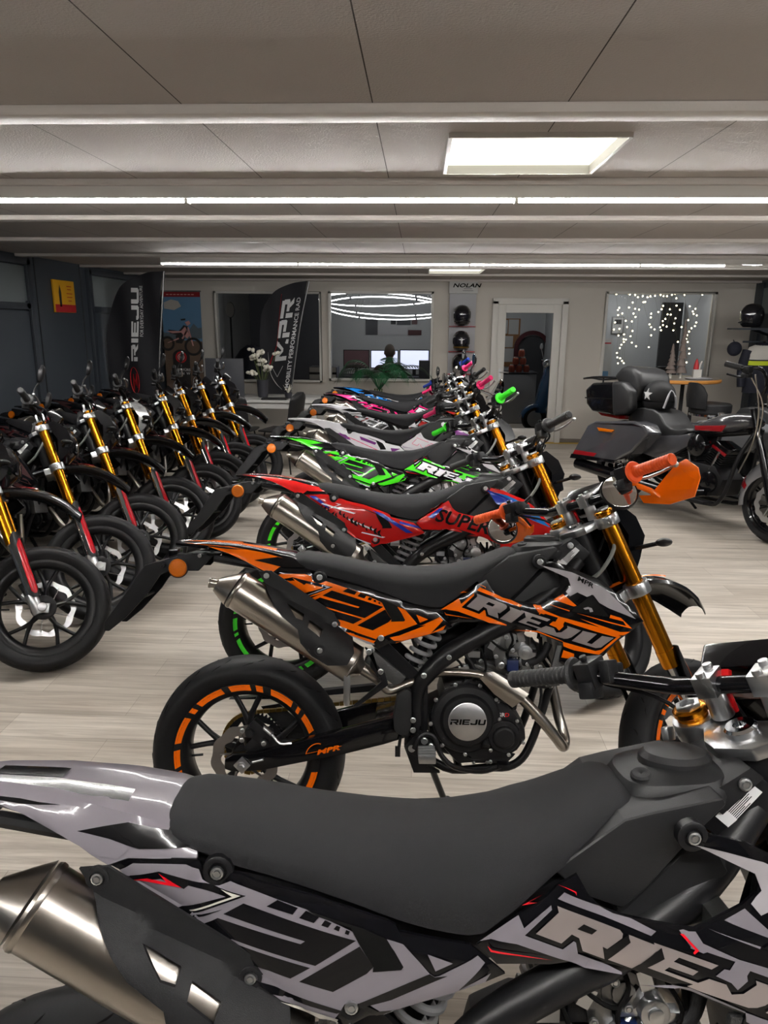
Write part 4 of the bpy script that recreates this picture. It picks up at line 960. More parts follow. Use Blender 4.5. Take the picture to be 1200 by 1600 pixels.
vr = n.new('ShaderNodeTexNoise'); vr.inputs['Scale'].default_value = 1.2; l.new(tc.outputs['Object'], vr.inputs['Vector'])
c0 = n.new('ShaderNodeMix'); c0.data_type = 'RGBA'; c0.inputs['A'].default_value = (*srgb(176, 170, 166), 1); c0.inputs['B'].default_value = (*srgb(188, 182, 178), 1); l.new(vr.outputs['Fac'], c0.inputs['Factor'])
cm = n.new('ShaderNodeMix'); cm.data_type = 'RGBA'; l.new(a3.outputs[0], cm.inputs['Factor']); l.new(c0.outputs['Result'], cm.inputs['A']); cm.inputs['B'].default_value = (*srgb(58, 52, 48), 1); l.new(cm.outputs['Result'], b.inputs['Base Color'])
bp = n.new('ShaderNodeBump'); bp.inputs['Strength'].default_value = .5; bp.inputs['Distance'].default_value = .004; l.new(ns.outputs['Fac'], bp.inputs['Height']); l.new(bp.outputs['Normal'], b.inputs['Normal']); b.inputs['Roughness'].default_value = .7; b.inputs['Specular IOR Level'].default_value = .25
mat('beam_paint', srgb(196, 190, 184), .5, bump=.4, bscale=130, var=.04, vscale=3)
mat('wall_paint', srgb(196, 190, 181), .6, bump=.15, bscale=90, var=.02, vscale=2)
mat('wall_dark', srgb(58, 64, 71), .5, bump=.15, bscale=60, var=.08, vscale=1.5)
mat('wall_dark2', srgb(48, 53, 60), .5, bump=.1, var=.05)
mat('frosted', srgb(96, 104, 106), .35, var=.06, vscale=2)
mat('white_frame', srgb(205, 202, 196), .4, var=.02)
mat('glass', (.95, .97, .97), .0, trans=1., ior=1.08, spec=.35)
mat('tube_light', (1., .985, .96), .5, emit=105)
mat('tube_dim', (1., 1., 1.), .5, emit=26); mat('sky_panel', (1., 1., .88), .5, emit=1.15)
mat('ring_light', (1., 1., 1.), .5, emit=7)
mat('office_wall', srgb(176, 178, 180), .6, var=.03)
mat('screen_grey', srgb(66, 67, 72), .5, var=.05); mat('office_dark', srgb(52, 53, 56), .6, var=.08)
mat('base_grey', srgb(120, 112, 104), .5, var=.05)
mat('yellow_line', srgb(190, 155, 60), .5, var=.05)

struct(MB().box(((XL+XR)/2, (YF+14)/2, -.05), (XR-XL+1.0, 14-YF+1, .1)).obj('floor', 'floor_planks'))
# ceiling with two openings for the flat light panels
OP = [(.085, .645, 2.50, 3.07), (.085, .685, 8.08, 8.87)]
ce = MB()
ys = [YF-.2, OP[0][2], OP[0][3], OP[1][2], OP[1][3], 14.2]
for a, b_ in zip(ys, ys[1:]):
    op = next((o for o in OP if o[2] == a), None)
    xs = [(XL-.3, XR+.3)] if not op else [(XL-.3, op[0]), (op[1], XR+.3)]
    for x0, x1 in xs: ce.box(((x0+x1)/2, (a+b_)/2, ZC+.04), (x1-x0, b_-a, .08))
struct(ce.obj('ceiling', 'ceiling_panel'))
for i, y in enumerate([-3.2, -2.1, -1.05, .05, 1.12, 2.225, 3.27, 4.33, 5.42, 6.66, 7.92, 9.10]):
    t = MB(); t.prism([(-.055, 0), (-.05, -.026), (.05, -.026), (.055, 0)], XL-.05, XR+.05, lambda x, yy, z: (yy, y+x, ZC+z)); struct(t.obj('trim_%d' % (i+1), 'beam_paint', bevel=.006))
lab = ['bright square ceiling light panel set into the near ceiling', 'small bright ceiling light panel far back near the wall']
for (x0, x1, y0, y1), tl in zip(OP, lab):
    t = thing('ceiling_light_panel', tl, 'light', ((x0+x1)/2, (y0+y1)/2, ZC)); cx, cy = (x0+x1)/2, (y0+y1)/2
    f = MB()
    for dx, dy, sx_, sy_ in ((0, (y1-y0)/2, x1-x0, .012), (0, -(y1-y0)/2, x1-x0, .012), ((x1-x0)/2, 0, .012, y1-y0), (-(x1-x0)/2, 0, .012, y1-y0)): f.box((dx, dy, .03), (sx_, sy_, .09))
    f.box((0, 0, .085), (x1-x0+.02, y1-y0+.02, .02)); f.obj('frame', 'white_frame', t)
    MB().box((0, 0, .022), (x1-x0-.016, y1-y0-.016, .012)).obj('diffuser', 'sky_panel', t)
def strip(y, x0, x1, label, joints, low=.026, tm='tube_light'):
    t = thing('strip_light', label, 'light', ((x0+x1)/2, y, ZC-low), 0, 'long ceiling strip lights'); cx = (x0+x1)/2
    MB().box((0, 0, -.024), (x1-x0, .066, .048)).obj('housing', 'white_frame', t, bevel=.004)
    js = [x0]+[j for j in joints if x0 < j < x1]+[x1]
    for a, b_ in zip(js, js[1:]):
        tb = MB(); w = (b_-a)-.02
        tb.prism([(.019*math.cos(q), -.049+.012*math.sin(q)) for q in [PI+PI*k/8 for k in range(9)]], (a+b_)/2-cx-w/2, (a+b_)/2-cx+w/2, lambda yy, xx, zz: (xx, yy, zz)); tb.obj('tube', tm, t)
    for j in js:
        MB().box((j-cx, 0, -.052), (.014, .046, .024)).obj('connector', 'white_frame', t)
strip(3.27, XL+.2, XR-.1, 'long white strip light across the ceiling behind the square panel', [-1.0, .39, -2.4, 1.78, 3.17])
strip(6.66, -2.3, XR-.1, 'farther long white strip light, ending above the left flag', [-1.08, .42, 1.88, 3.3])
strip(.05, XL+.2, XR-.1, 'white strip light on the ceiling above the camera', [-1.0, .39, -2.4, 1.78, 3.17])
# hanging white bracket with pipe
t = thing('ceiling_pipe', 'thin white curved pipe with small box hanging under the ceiling at the right', 'pipe', (2.9, 6.1, 2.1))
MB().box((.40, 0, .03), (.24, .12, .04)).obj('box', 'white_frame', t, bevel=.006)
MB().tube([(-.52, 0, -.02), (-.30, 0, -.03), (-.18, 0, -.02), (.05, 0, .03), (.25, 0, .05), (.30, 0, .045)], .013, 8, sub=4).obj('pipe', 'white_frame', t)
# back wall with openings
W1 = (-2.84, -1.36, .81, 2.035); W2 = (-1.26, .18, .84, 2.045); DR = (1.06, 1.92, 0, 1.9); W3 = (2.49, 3.95, .90, 2.06)
wb = MB()
xs = [XL, W1[0], W1[1], W2[0], W2[1], DR[0], DR[1], W3[0], W3[1], XR]
for i in range(9):
    a, b_ = xs[i], xs[i+1]; w = {1: W1, 3: W2, 5: DR, 7: W3}.get(i)
    if not w: wb.box(((a+b_)/2, YB+.05, ZC/2), (b_-a, .1, ZC))
    else:
        wb.box(((a+b_)/2, YB+.05, (w[3]+ZC)/2), (b_-a, .1, ZC-w[3]))
        if w[2] > 0: wb.box(((a+b_)/2, YB+.05, w[2]/2), (b_-a, .1, w[2]))
struct(wb.obj('wall_back', 'wall_paint'))
struct(MB().prism([(YB-.16, ZC), (YB-.16, ZC-.028), (YB, ZC-.028), (YB, ZC)], XL, XR, lambda a, y, z: (y, a, z)).obj('trim_20', 'beam_paint'))
for i, w in enumerate((W1, W2, W3)):
    t = struct(thing('window_%d' % (i+1), 'window in the back wall', 'window', ((w[0]+w[1])/2, YB, w[2]))); del t['label']; del t['category']
    W, H = w[1]-w[0], w[3]-w[2]; f = MB()
    for dx, dz, sx_, sz in ((0, .015, W, .03), (0, H-.015, W, .03), (W/2-.015, H/2, .03, H), (-W/2+.015, H/2, .03, H)): f.box((dx, .0, dz), (sx_, .12, sz))
    f.obj('window_frame', 'white_frame', t, bevel=.003)
    MB().box((0, .03, H/2), (W-.05, .006, H-.05)).obj('window_pane', 'glass', t)
# door
t = struct(thing('door_1', '', '', (0, YB, 0))); del t['label']; del t['category']
f = MB()
for x in (1.02, 1.955): f.box((x, -.01, .965), (.08, .14, 1.93))
f.box((1.4875, -.01, 1.925), (1.015, .14, .08)); f.obj('door_frame', 'white_frame', t, bevel=.006)
f = MB()
for x, w in ((1.115, .11), (1.86, .11)): f.box((x, -.02, .95), (w, .05, 1.87))
f.box((1.4875, -.02, 1.83), (.64, .05, .11)); f.box((1.4875, -.02, .11), (.64, .05, .19)); lf = f.obj('door_leaf', 'white_frame', t, bevel=.006)
MB().box((1.4875, -.02, .99), (.64, .006, 1.58)).obj('door_pane', 'glass', t)
h = MB(); h.box((1.115, -.052, .93), (.03, .012, .2)); h.cyl((1.115, -.05, .985), (1.115, -.09, .985), .009); h.tube([(1.115, -.088, .985), (1.16, -.09, .985), (1.235, -.088, .98)], .009, 8); h.obj('door_handle', 'alloy', t)
h = MB(); h.cyl((1.925, -.075, 1.65), (1.925, -.075, 1.75), .012); h.obj('door_hinge', 'white_frame', t)
struct(MB().box(((XL+1.0)/2, YB-.012, .03), (1.0-XL-.02, .02, .06)).obj('baseboard_back', 'base_grey')); struct(MB().box(((2.0+XR)/2, YB-.012, .03), (XR-2.0, .02, .06)).obj('baseboard_right', 'base_grey'))
struct(MB().box((1.9, YB-.06, .006), (5.1, .05, .012)).obj('trim_21', 'yellow_line'))
# left wall: dark doors with frosted lights above
struct(MB().box((XL-.05, (YF+YB)/2, ZC/2), (.1, YB-YF, ZC)).obj('wall_left', 'wall_dark'))
for i, (y0, y1) in enumerate([(5.3, 6.72), (8.05, 9.3)]):
    t = struct(thing('door_%d' % (i+2), '', '', (XL, 0, 0))); del t['label']; del t['category']
    f = MB()
    for y in (y0-.03, y1+.03): f.box((.02, y, 1.08), (.05, .07, 2.16))
    f.box((.02, (y0+y1)/2, 1.75), (.05, y1-y0, .06)); f.box((.02, (y0+y1)/2, 2.14), (.05, y1-y0+.12, .06)); f.obj('door_frame', 'wall_dark2', t, bevel=.006)
    MB().box((.012, (y0+y1)/2, 1.94), (.012, y1-y0-.02, .32)).obj('frosted_pane', 'frosted', t)
    MB().box((.010, (y0+y1)/2, .86), (.02, y1-y0-.02, 1.70)).obj('door_leaf', 'wall_dark', t, bevel=.004)
    g = MB(); g.box((.03, y1-.04, 1.755), (.03, .06, .06), Matrix.Rotation(PI/4, 3, 'X')); g.obj('door_closer', 'wall_dark2', t)
for i, y in enumerate((6.92, 7.85)): struct(MB().box((XL+.004, y, 1.1), (.008, .012, 2.2)).obj('trim_%d' % (30+i), 'office_dark'))
struct(MB().box((XR+.05, (YF+YB)/2, ZC/2), (.1, YB-YF, ZC)).obj('wall_right', 'wall_dark'))
struct(MB().box(((XL+XR)/2, YF-.05, ZC/2), (XR-XL, .1, ZC)).obj('wall_front', 'wall_dark'))
t = struct(thing('door_4', '', '', (XR, 0, 0))); del t['label']; del t['category']
MB().box((-.012, 9.3, 1.94), (.012, 1.5, .32)).obj('frosted_pane', 'frosted', t)
f = MB(); f.box((-.015, 10.08, 1.09), (.03, .12, 2.16)); f.box((-.015, 9.3, 1.74), (.03, 1.6, .06)); f.obj('door_frame', 'wall_dark2', t)
# office behind the glass
OY = 13.6
struct(MB().box(((XL+XR)/2, OY+.05, ZC/2), (XR-XL, .1, ZC)).obj('wall_office_back', 'office_wall'))
struct(MB().box((XL-.05, (YB+OY)/2+.05, ZC/2), (.1, OY-YB, ZC)).obj('wall_office_left', 'office_wall'))
struct(MB().box((XR+.05, (YB+OY)/2+.05, ZC/2), (.1, OY-YB, ZC)).obj('wall_office_right', 'office_wall'))
struct(MB().box((.62, 12.0, ZC/2), (.06, 3.1, ZC)).obj('wall_partition_left', 'office_wall'))
struct(MB().box((2.28, 12.0, ZC/2), (.06, 3.1, ZC)).obj('wall_partition_right', 'office_wall'))
struct(MB().box((-2.35, 13.3, ZC/2), (1.4, .06, ZC)).obj('wall_partition_dark', 'screen_grey'))
strip(11.6, 2.45, XR-.15, 'strip light in the room behind the right window', [3.4], 0, 'tube_dim')
strip(12.3, .75, 2.15, 'added fill strip light in the room behind the glass door', [], 0, 'tube_dim')  # added lamp without a visible source, brightens the room behind the door
strip(13.0, 2.45, XR-.15, 'rear strip light in the room behind the right window', [3.4], 0, 'tube_dim')
# ------------------------------------------------------------------ materials for furnishings
mat('flag_cloth', srgb(26, 26, 31), .75, bump=.3, bscale=300, var=.1, vscale=4)
mat('print_white', srgb(205, 205, 205), .7, var=.03)
mat('print_red', srgb(190, 30, 35), .6, var=.04)
mat('poster_sky', srgb(95, 135, 170), .5, var=.15, vscale=3); mat('poster_ground', srgb(105, 86, 72), .5, var=.2, vscale=6); mat('poster_cloud', srgb(185, 180, 172), .5, var=.05); mat('poster_hill', srgb(92, 104, 112), .5, var=.1); mat('poster_dark', srgb(40, 38, 38), .5, var=.1); mat('poster_pink', srgb(205, 150, 145), .5, var=.05); mat('poster_red', srgb(135, 20, 28), .5, var=.05)
mat('sign_yellow', srgb(225, 165, 30), .45, var=.05); mat('sign_red', srgb(180, 35, 40), .45, var=.05)
mat('desk_white', srgb(196, 194, 190), .4, var=.02); mat('screen_grey', srgb(66, 67, 72), .5, var=.05); mat('vase_dark', srgb(48, 48, 54), .5, var=.1)
mat('petal', srgb(225, 220, 205), .6, var=.06, vscale=30); mat('leaf', srgb(28, 88, 52), .5, var=.3, vscale=12); mat('stem', srgb(70, 80, 40), .6, var=.2); mat('leaf_dark', srgb(30, 50, 36), .5, var=.3)
mat('chair_black', (.014, .014, .015), .45, bump=.1); mat('leather', (.016, .016, .017), .42, bump=.4, bscale=260)
mat('wood_edge', srgb(190, 130, 62), .4, var=.15, vscale=9); mat('wood_top', srgb(150, 140, 128), .35, var=.1)
mat('board_grey', srgb(176, 176, 180), .5, var=.04); mat('screen_on', (.74, .78, 1.), .4, emit=.85); mat('screen_dim', srgb(88, 66, 70), .3, emit=.12, var=.3)
mat('helmet_black', (.01, .01, .012), .12, coat=.8, var=.1); mat('visor', (.015, .014, .02), .05, coat=1., var=.1)
mat('terracotta', srgb(150, 68, 48), .6, var=.15); mat('cork', srgb(140, 100, 66), .8, var=.2, vscale=40); mat('paper', srgb(190, 190, 188), .7, var=.03); mat('scooter_blue', srgb(16, 82, 132), .2, coat=.8, var=.05)
mat('skin', srgb(170, 125, 105), .55, var=.08); mat('hair', srgb(70, 60, 52), .7, bump=.6, bscale=250, var=.2); mat('sweater', srgb(60, 50, 44), .85, bump=.6, bscale=150, var=.3, vscale=14)
mat('fairy', (1., .86, .55), .5, emit=9.); mat('wire', srgb(110, 105, 95), .5, var=.1)
mat('tree_bark', srgb(112, 100, 94), .8, bump=.6, bscale=80, var=.3, vscale=25)
mat('cruiser_grey', srgb(66, 66, 70), .22, coat=.9, var=.04); mat('cruiser_silver', srgb(120, 120, 122), .22, coat=.9, var=.04); mat('cruiser_red', srgb(150, 22, 30), .25, coat=.8, var=.1)
mat('jacket_white', srgb(190, 186, 178), .7, var=.05); mat('jacket_lime', srgb(190, 205, 30), .6, var=.05); mat('cloth_navy', srgb(26, 28, 40), .8, bump=.4, var=.2); mat('teal', srgb(20, 70, 70), .7, var=.1); mat('arch_red', srgb(70, 26, 32), .4, var=.1)

# ------------------------------------------------------------------ flags
def flag(name, label, out, Y, pole, wave=.02):
    lc_ = catmull([(a_, 0, b_) for a_, b_ in out[:7]], 5); out = [(p.x, p.z) for p in lc_]+list(out[7:])
    t = thing(name, label, 'flag', (pole[0][0], Y, 0)); ox = pole[0][0]
    surf = lambda x, z: wave*math.sin(x*17+z*2.2)+.012*math.sin(z*7+x*3)
    c = MB(); c.M = Matrix.Translation((-ox, 0, 0)); sheet(c, out, surf, .05, .003, side=1); cl = c.obj('cloth', 'flag_cloth', t, ang=60)
    p = MB(); p.M = Matrix.Translation((-ox, 0, 0)); p.tube([(x, .012, z) for x, z in pole], .012, 8, sub=5); p.obj('pole', 'alloy_dark', t)
    b = MB(); b.box((0, .01, .012), (.42, .42, .024)); b.cyl((0, .01, .02), (0, .01, .16), .018); b.obj('base', 'matte_black', t, bevel=.004)
    return t, cl, ox, surf
o1 = [(-2.86, 2.165), (-3.07, 2.14), (-3.297, 2.035), (-3.435, 1.873), (-3.512, 1.672), (-3.549, 1.425), (-3.552, 1.067), (-3.545, .55), (-3.037, .55), (-2.98, 1.217), (-2.922, 1.711)]
t, cl, ox, sf = flag('feather_flag', 'tall black flag with white lettering and red emblem in the left corner', o1, 8.3, [(-3.03, .02), (-3.02, .6), (-2.97, 1.2), (-2.91, 1.7), (-2.85, 2.165)])
m = MB(); k = (1.985-1.185)/word_len('RIEJU')
def ft(x, y, x0, z0, kx, ky, lean): X = x0-y*ky+(x*kx)*lean; Z = z0+x*kx; return (X-ox, sf(X, Z)-.008, Z)
block_word(m, 'RIEJU', lambda x, y: ft(x, y, -3.205, 1.185, k, .078, .075)); m.obj('lettering', 'print_white', cl)
m = MB(); put_text(m, 'FOR EVERYDAY ADVENTURE', lambda x, y: ft(x, y, -3.135, 1.455, .0305, .034, .06)); m.obj('tagline', 'print_white', cl)
m = MB(); m.tube([(-3.265+.055*math.cos(a)-ox, sf(-3.265+.055*math.cos(a), .965+.15*math.sin(a))-.009, .965+.15*math.sin(a)) for a in [2*PI*q/30 for q in range(30)]], .006, 6, closed=True, flat=.3)
for q in ([(-3.295, .85), (-3.285, 1.04), (-3.27, 1.04), (-3.28, .85)], [(-3.285, 1.04), (-3.255, .95), (-3.262, .92), (-3.285, 1.0)], [(-3.262, .92), (-3.238, 1.05), (-3.228, 1.04), (-3.255, .90)], [(-3.238, 1.05), (-3.24, .88), (-3.232, .88), (-3.228, 1.04)]): m.add([(x-ox, sf(x, z)-.009, z) for x, z in q], [(0, 1, 2, 3)])
m.obj('emblem', 'print_red', cl)
o2 = [(-1.417, 2.13), (-1.622, 2.10), (-1.822, 2.015), (-1.946, 1.881), (-2.015, 1.729), (-2.045, 1.4), (-2.045, 1.0), (-2.05, .66), (-1.70, .66), (-1.645, .927), (-1.54, 1.579)]
t, cl, ox, sf = flag('feather_flag', 'black flag with big white letters and a red line behind the white desk', o2, 9.45, [(-1.72, .02), (-1.69, .6), (-1.635, .93), (-1.53, 1.58), (-1.405, 2.13)], .012)
m = MB(); k = (1.915-1.145)/word_len('MPR')
def fm(x, y, kx, ky, x0, z0, lean): X = x0-y*ky+x*kx*lean; Z = z0+x*kx-y*ky*.12; return (X-ox, sf(X, Z)-.008, Z)
block_word(m, 'MPR', lambda x, y: fm(x, y, k, .15, -1.715, 1.155, .165)); m.obj('lettering', 'print_white', cl)
m = MB(); put_text(m, 'MOBILITY PERFORMANCE RAD', lambda x, y: fm(x, y, .0585, .052, -1.695, .80, .165), .02); m.obj('tagline', 'print_white', cl)
m = MB(); m.tube([(x-ox, sf(x, z)-.008, z) for x, z in ((-1.752, 1.973), (-1.79, 1.65), (-1.828, 1.344), (-1.90, 1.19), (-1.93, 1.10))], [.007, .008, .01, .022, .026], 6, sub=4, flat=.25); m.obj('red_line', 'print_red', cl)
m = MB(); m.tube([(x-ox, sf(x, z)-.008, z) for x, z in ((-1.95, 1.25), (-1.93, 1.0), (-1.86, .86), (-1.78, .78))], [.006, .014, .018, .004], 6, sub=4, flat=.25)
m.tube([(x-ox, sf(x, z)-.008, z) for x, z in ((-1.90, 1.05), (-1.84, .94), (-1.76, 1.08))], .008, 6, flat=.3); m.obj('swoosh', 'print_white', cl)

# ------------------------------------------------------------------ poster stand
t = thing('poster_stand', 'roll-up poster of a trail bike under a blue sky beside the left flag', 'poster', (-3.29, 10.19, 0))
W = .27
MB().box((0, .02, 1.05), (2*W, .012, 1.95)).obj('panel', 'poster_sky', t); b = MB(); b.box((0, .03, .03), (.62, .14, .06)); b.obj('base', 'alloy_dark', t, bevel=.01); MB().box((0, .02, 2.03), (.56, .02, .02)).obj('top_rail', 'alloy_dark', t)
def art(name, m_, polys, off):
    a = MB()
    for p in polys: a.prism(p, .013-off, .0135-off)
    return a.obj(name, m_, t)
art('red_header', 'poster_red', [[(-W, 1.955), (W, 1.955), (W, 2.02), (-W, 2.02)]], 0)
art('header_text', 'poster_pink', [[(-.20+.05*i, 1.98), (-.165+.05*i, 1.98), (-.165+.05*i, 1.992), (-.20+.05*i, 1.992)] for i in range(8)], .002)
art('clouds', 'poster_cloud', [[(-.24, 1.80), (-.1, 1.78), (.0, 1.83), (-.04, 1.90), (-.14, 1.92), (-.24, 1.88)]], 0)
art('mountains', 'poster_hill', [[(-W, 1.42), (-W, 1.48), (-.1, 1.47), (.0, 1.55), (.08, 1.50), (.16, 1.60), (.22, 1.54), (W, 1.55), (W, 1.40), (-W, 1.38)]], .001)
art('ground', 'poster_ground', [[(-W, .08), (W, .08), (W, 1.36), (-.05, 1.38), (-W, 1.40)]], .002)
a = MB()
for cx, cz, r in ((-.22, 1.33, .10), (.14, 1.29, .125)):
    a.torus_prof([(r, 0), (r-.032, 0), (r-.032, .001), (r, .001)], (cx, .006, cz), (0, 1, 0), 28)
a.obj('pictured_wheels', 'poster_dark', t)
art('pictured_bike_dark', 'poster_dark', [[(-.20, 1.52), (-.05, 1.50), (.02, 1.58), (.08, 1.56), (.05, 1.48), (-.06, 1.44), (-.18, 1.47)], [(-.10, 1.34), (-.02, 1.33), (.03, 1.40), (-.01, 1.46), (-.10, 1.44)], [(-.02, 1.66), (.05, 1.67), (.05, 1.645), (-.01, 1.64)]], .005)
art('pictured_bike_light', 'poster_pink', [[(-.225, 1.335), (-.215, 1.345), (-.06, 1.41), (-.055, 1.39)], [(-.02, 1.40), (.06, 1.52), (.075, 1.51), (.0, 1.39)], [(-.24, 1.50), (-.14, 1.47), (-.02, 1.48), (.06, 1.40), (.10, 1.44), (.04, 1.56), (-.02, 1.50), (-.14, 1.50)], [(.04, 1.62), (.10, 1.64), (.12, 1.60), (.07, 1.57)], [(.07, 1.55), (.09, 1.55), (.15, 1.30), (.13, 1.30)]], .007)
art('dark_badge', 'poster_dark', [[(-.16+.12*(1-math.cos(q)), .86+.0+.28*(1 if q else 1)*0+.30+.09*math.sin(q)) for q in [PI*k/12 for k in range(13)]]+[(.08, .70), (-.16, .70)]], .006)
a = MB(); a.torus_prof([(.078, 0), (.060, 0), (.060, .001), (.078, .001)], (-.04, .004, 1.145), (0, 1, 0), 28); a.prism([(-.04+.052*math.cos(q), 1.145+.052*math.sin(q)) for q in [2*PI*k/24 for k in range(24)]], .004, .005); a.obj('red_ring', 'print_red', t)
a = MB(); put_text(a, '16', lambda x, y: (-.075+x*.042, .002, 1.125+y*.042), .02); a.torus_prof([(.047, 0), (.041, 0), (.041, .001), (.047, .001)], (-.04, .0025, 1.145), (0, 1, 0), 24)
put_text(a, '?', lambda x, y: (-.055+x*.04, .002, 1.01+y*.034), .02); put_text(a, 'ZEIT FÜRS', lambda x, y: (-.145+x*.036, .002, .955+y*.034), .03); put_text(a, 'EIGEN  W', lambda x, y: (-.145+x*.036, .002, .905+y*.034), .03); a.obj('poster_text', 'print_white', t)

# ------------------------------------------------------------------ yellow sign on the left wall
t = thing('wall_sign', 'small yellow and red sign on the dark left wall', 'sign', (XL+.002, 7.43, 1.86))
MB().box((.012, 0, .0), (.02, .44, .31)).obj('panel', 'sign_yellow', t, bevel=.004); MB().box((.0235, 0, -.115), (.002, .43, .075)).obj('red_band', 'sign_red', t)
a = MB(); a.prism([(-.12, -.10), (-.125, .04), (-.10, .11), (-.075, .04), (-.08, -.10)], .0235, .0245, lambda x, y, z: (y, x, z)); a.obj('dark_figure', 'poster_dark', t)
a = MB(); 
for i, (w_, z) in enumerate(((.10, .10), (.08, .07), (.12, .03), (.11, -.005), (.07, -.04))): a.box((.0235, .10, z), (.001, w_, .008))
a.obj('print_lines', 'sign_red', t)

# ------------------------------------------------------------------ desk corner
t = thing('desk', 'white desk below the left office windows', 'desk', (-1.9, 8.75, 0))
MB().box((0, 0, .735), (1.5, .75, .03)).obj('top', 'desk_white', t, bevel=.003); a = MB(); a.box((0, -.34, .685), (1.4, .025, .07)); a.obj('apron', 'desk_white', t)
for x in (-.69, .69):
    for y in (-.33, .33): MB().box((x, y, .36), (.05, .05, .72)).obj('leg', 'desk_white', t)
t = thing('desk_screen', 'dark grey upright panel on the white desk', 'screen', (-2.33, 8.72, .75)); MB().box((0, 0, .23), (.46, .03, .45)).obj('panel', 'screen_grey', t, bevel=.004); MB().box((0, .0, .006), (.2, .12, .012)).obj('foot', 'screen_grey', t)
def mk_chair(label, x, y, rz):
    t = thing('shell_chair', label, 'chair', (x, y, 0), rz, 'black shell chairs at the white desk')
    secs = []
    for q in range(11):
        f_ = q/10; w = .20*(1 if f_ < .8 else math.sqrt(max(0.02, 1-((f_-.8)/.2)**2)))
        z = .47+.42*f_; y0 = -.20-.07*f_
        secs.append([(w*c_, y0+.05*(c_*c_)-(.0), z) for c_ in (-1, -.6, -.2, .2, .6, 1)]+[(w*c_, y0+.05*(c_*c_)-.012, z) for c_ in (1, .6, .2, -.2, -.6, -1)])
    MBs = MB(); MBs.loft(secs); MBs.obj('backrest', 'chair_black', t, ang=60)
    s_ = MB(); s_.prism([(-.20, -.21), (.20, -.21), (.22, .0), (.19, .19), (-.19, .19), (-.22, 0)], .455, .475, lambda a_, b_, c_: (a_, c_, b_)); s_.obj('seat', 'chair_black', t, bevel=.008)
    for sx_ in (-1, 1):
        for sy in (-1, 1): l_ = MB(); l_.tube([(sx_*.14, sy*.13, .455), (sx_*.20, sy*.20, .0)], .009, 8); l_.obj('leg', 'matte_black', t)
    return t
mk_chair('black shell chair with its back to the camera, left of the other at the desk', -2.02, 8.0, R(-8)); mk_chair('black shell chair turned to the left at the right end of the desk', -1.53, 8.0, R(75))
rnd = random.Random(11)
t = thing('flower_vase', 'dark vase of white blossoms on the desk', 'vase', (-1.875, 8.72, .75))
a = MB(); a.lathe([(.001, 0), (.055, 0), (.06, .02), (.07, .21), (.066, .21), (.055, .03), (.001, .02)], (0, 0, 0), (0, 0, 1), 24); a.obj('vase', 'vase_dark', t)
st = MB(); fl = []
for q in range(16):
    p = Vector((rnd.uniform(-.15, .16), rnd.uniform(-.09, .09), rnd.uniform(.28, .56))); st.tube([(0, 0, .1), p*.55+Vector((0, 0, .06)), p], .0035, 5, sub=3); fl.append(p)
st.obj('stems', 'stem', t)
a = MB()
for p in fl:
    for q in range(6):
        an = q*PI/3+rnd.random(); a.ball(p+Vector((.026*math.cos(an), .022*math.sin(an)-.01, .012*rnd.uniform(-1, 1))), (.028, .014, .02), 7, 5, Matrix.Rotation(an, 3, 'Z'))
tag_ = a.obj('blossoms', 'petal', t, ang=70); tag_['kind'] = 'stuff'
t = thing('potted_plant', 'small dark pot plant on the desk beside the flag', 'plant', (-1.55, 8.62, .75)); a = MB(); a.lathe([(.001, 0), (.035, 0), (.05, .07), (.045, .07), (.001, .05)], (0, 0, 0), (0, 0, 1), 16); a.obj('pot', 'vase_dark', t)
a = MB()
for q in range(9): an = q*.7; a.tube([(0, 0, .05), (.03*math.cos(an), .03*math.sin(an), .11), (.06*math.cos(an), .06*math.sin(an), .10+.03*(q % 3))], [.004, .008, .002], 5, sub=2, flat=.3)
a.obj('leaves', 'petal', t)
a = MB(); a.box((0, 0, .008), (.30, .16, .016)); t = a.obj('laptop', 'chair_black', bevel=.004); t.location = (-1.68, 8.46, .752); tag(t, 'flat closed dark laptop on the white desk', 'laptop')
# palm
t = thing('potted_palm', 'green palm in front of the office window', 'plant', (-.52, 9.5, 0)); a = MB(); a.lathe([(.001, 0), (.13, 0), (.16, .34), (.145, .34), (.001, .30)], (0, 0, 0), (0, 0, 1), 24); a.obj('pot', 'vase_dark', t)
a = MB()
for q in range(4): a.tube([(.02*q-.03, 0, .3), (.03*q-.05, .01, .8)], .011, 7)
a.obj('stems', 'stem', t)
for q in range(13):
    an = q*2.4; L_ = rnd.uniform(.45, .68); up_ = rnd.uniform(.38, .66); d = Vector((math.cos(an), .7*math.sin(an), 0)); base = Vector((.01, 0, .78))
    pts = catmull([base, base+d*L_*.35+Vector((0, 0, up_*.55)), base+d*L_*.75+Vector((0, 0, up_*.62)), base+d*L_*1.0+Vector((0, 0, up_*.35))], 8); a = MB(); a.tube(pts, [.005, .004, .002], 5)
    for i in range(5, len(pts)-1):
        tg_ = (pts[i+1]-pts[i]).normalized(); sd = tg_.cross(Vector((0, 0, 1))).normalized()
        for s in (-1, 1):
            l_ = .16*(1-abs(i/len(pts)-.5)*1.1); tip = pts[i]+sd*s*l_+tg_*.07-Vector((0, 0, .05)); w_ = tg_*.0065
            a.add([pts[i]-w_, pts[i]+w_, (pts[i]+tip)/2+w_*1.2+Vector((0, 0, .012)), tip, (pts[i]+tip)/2-w_*.8+Vector((0, 0, .012))], [(0, 1, 2, 3, 4)])
    a.obj('frond', 'leaf' if q % 3 else 'leaf_dark', t, ang=60)

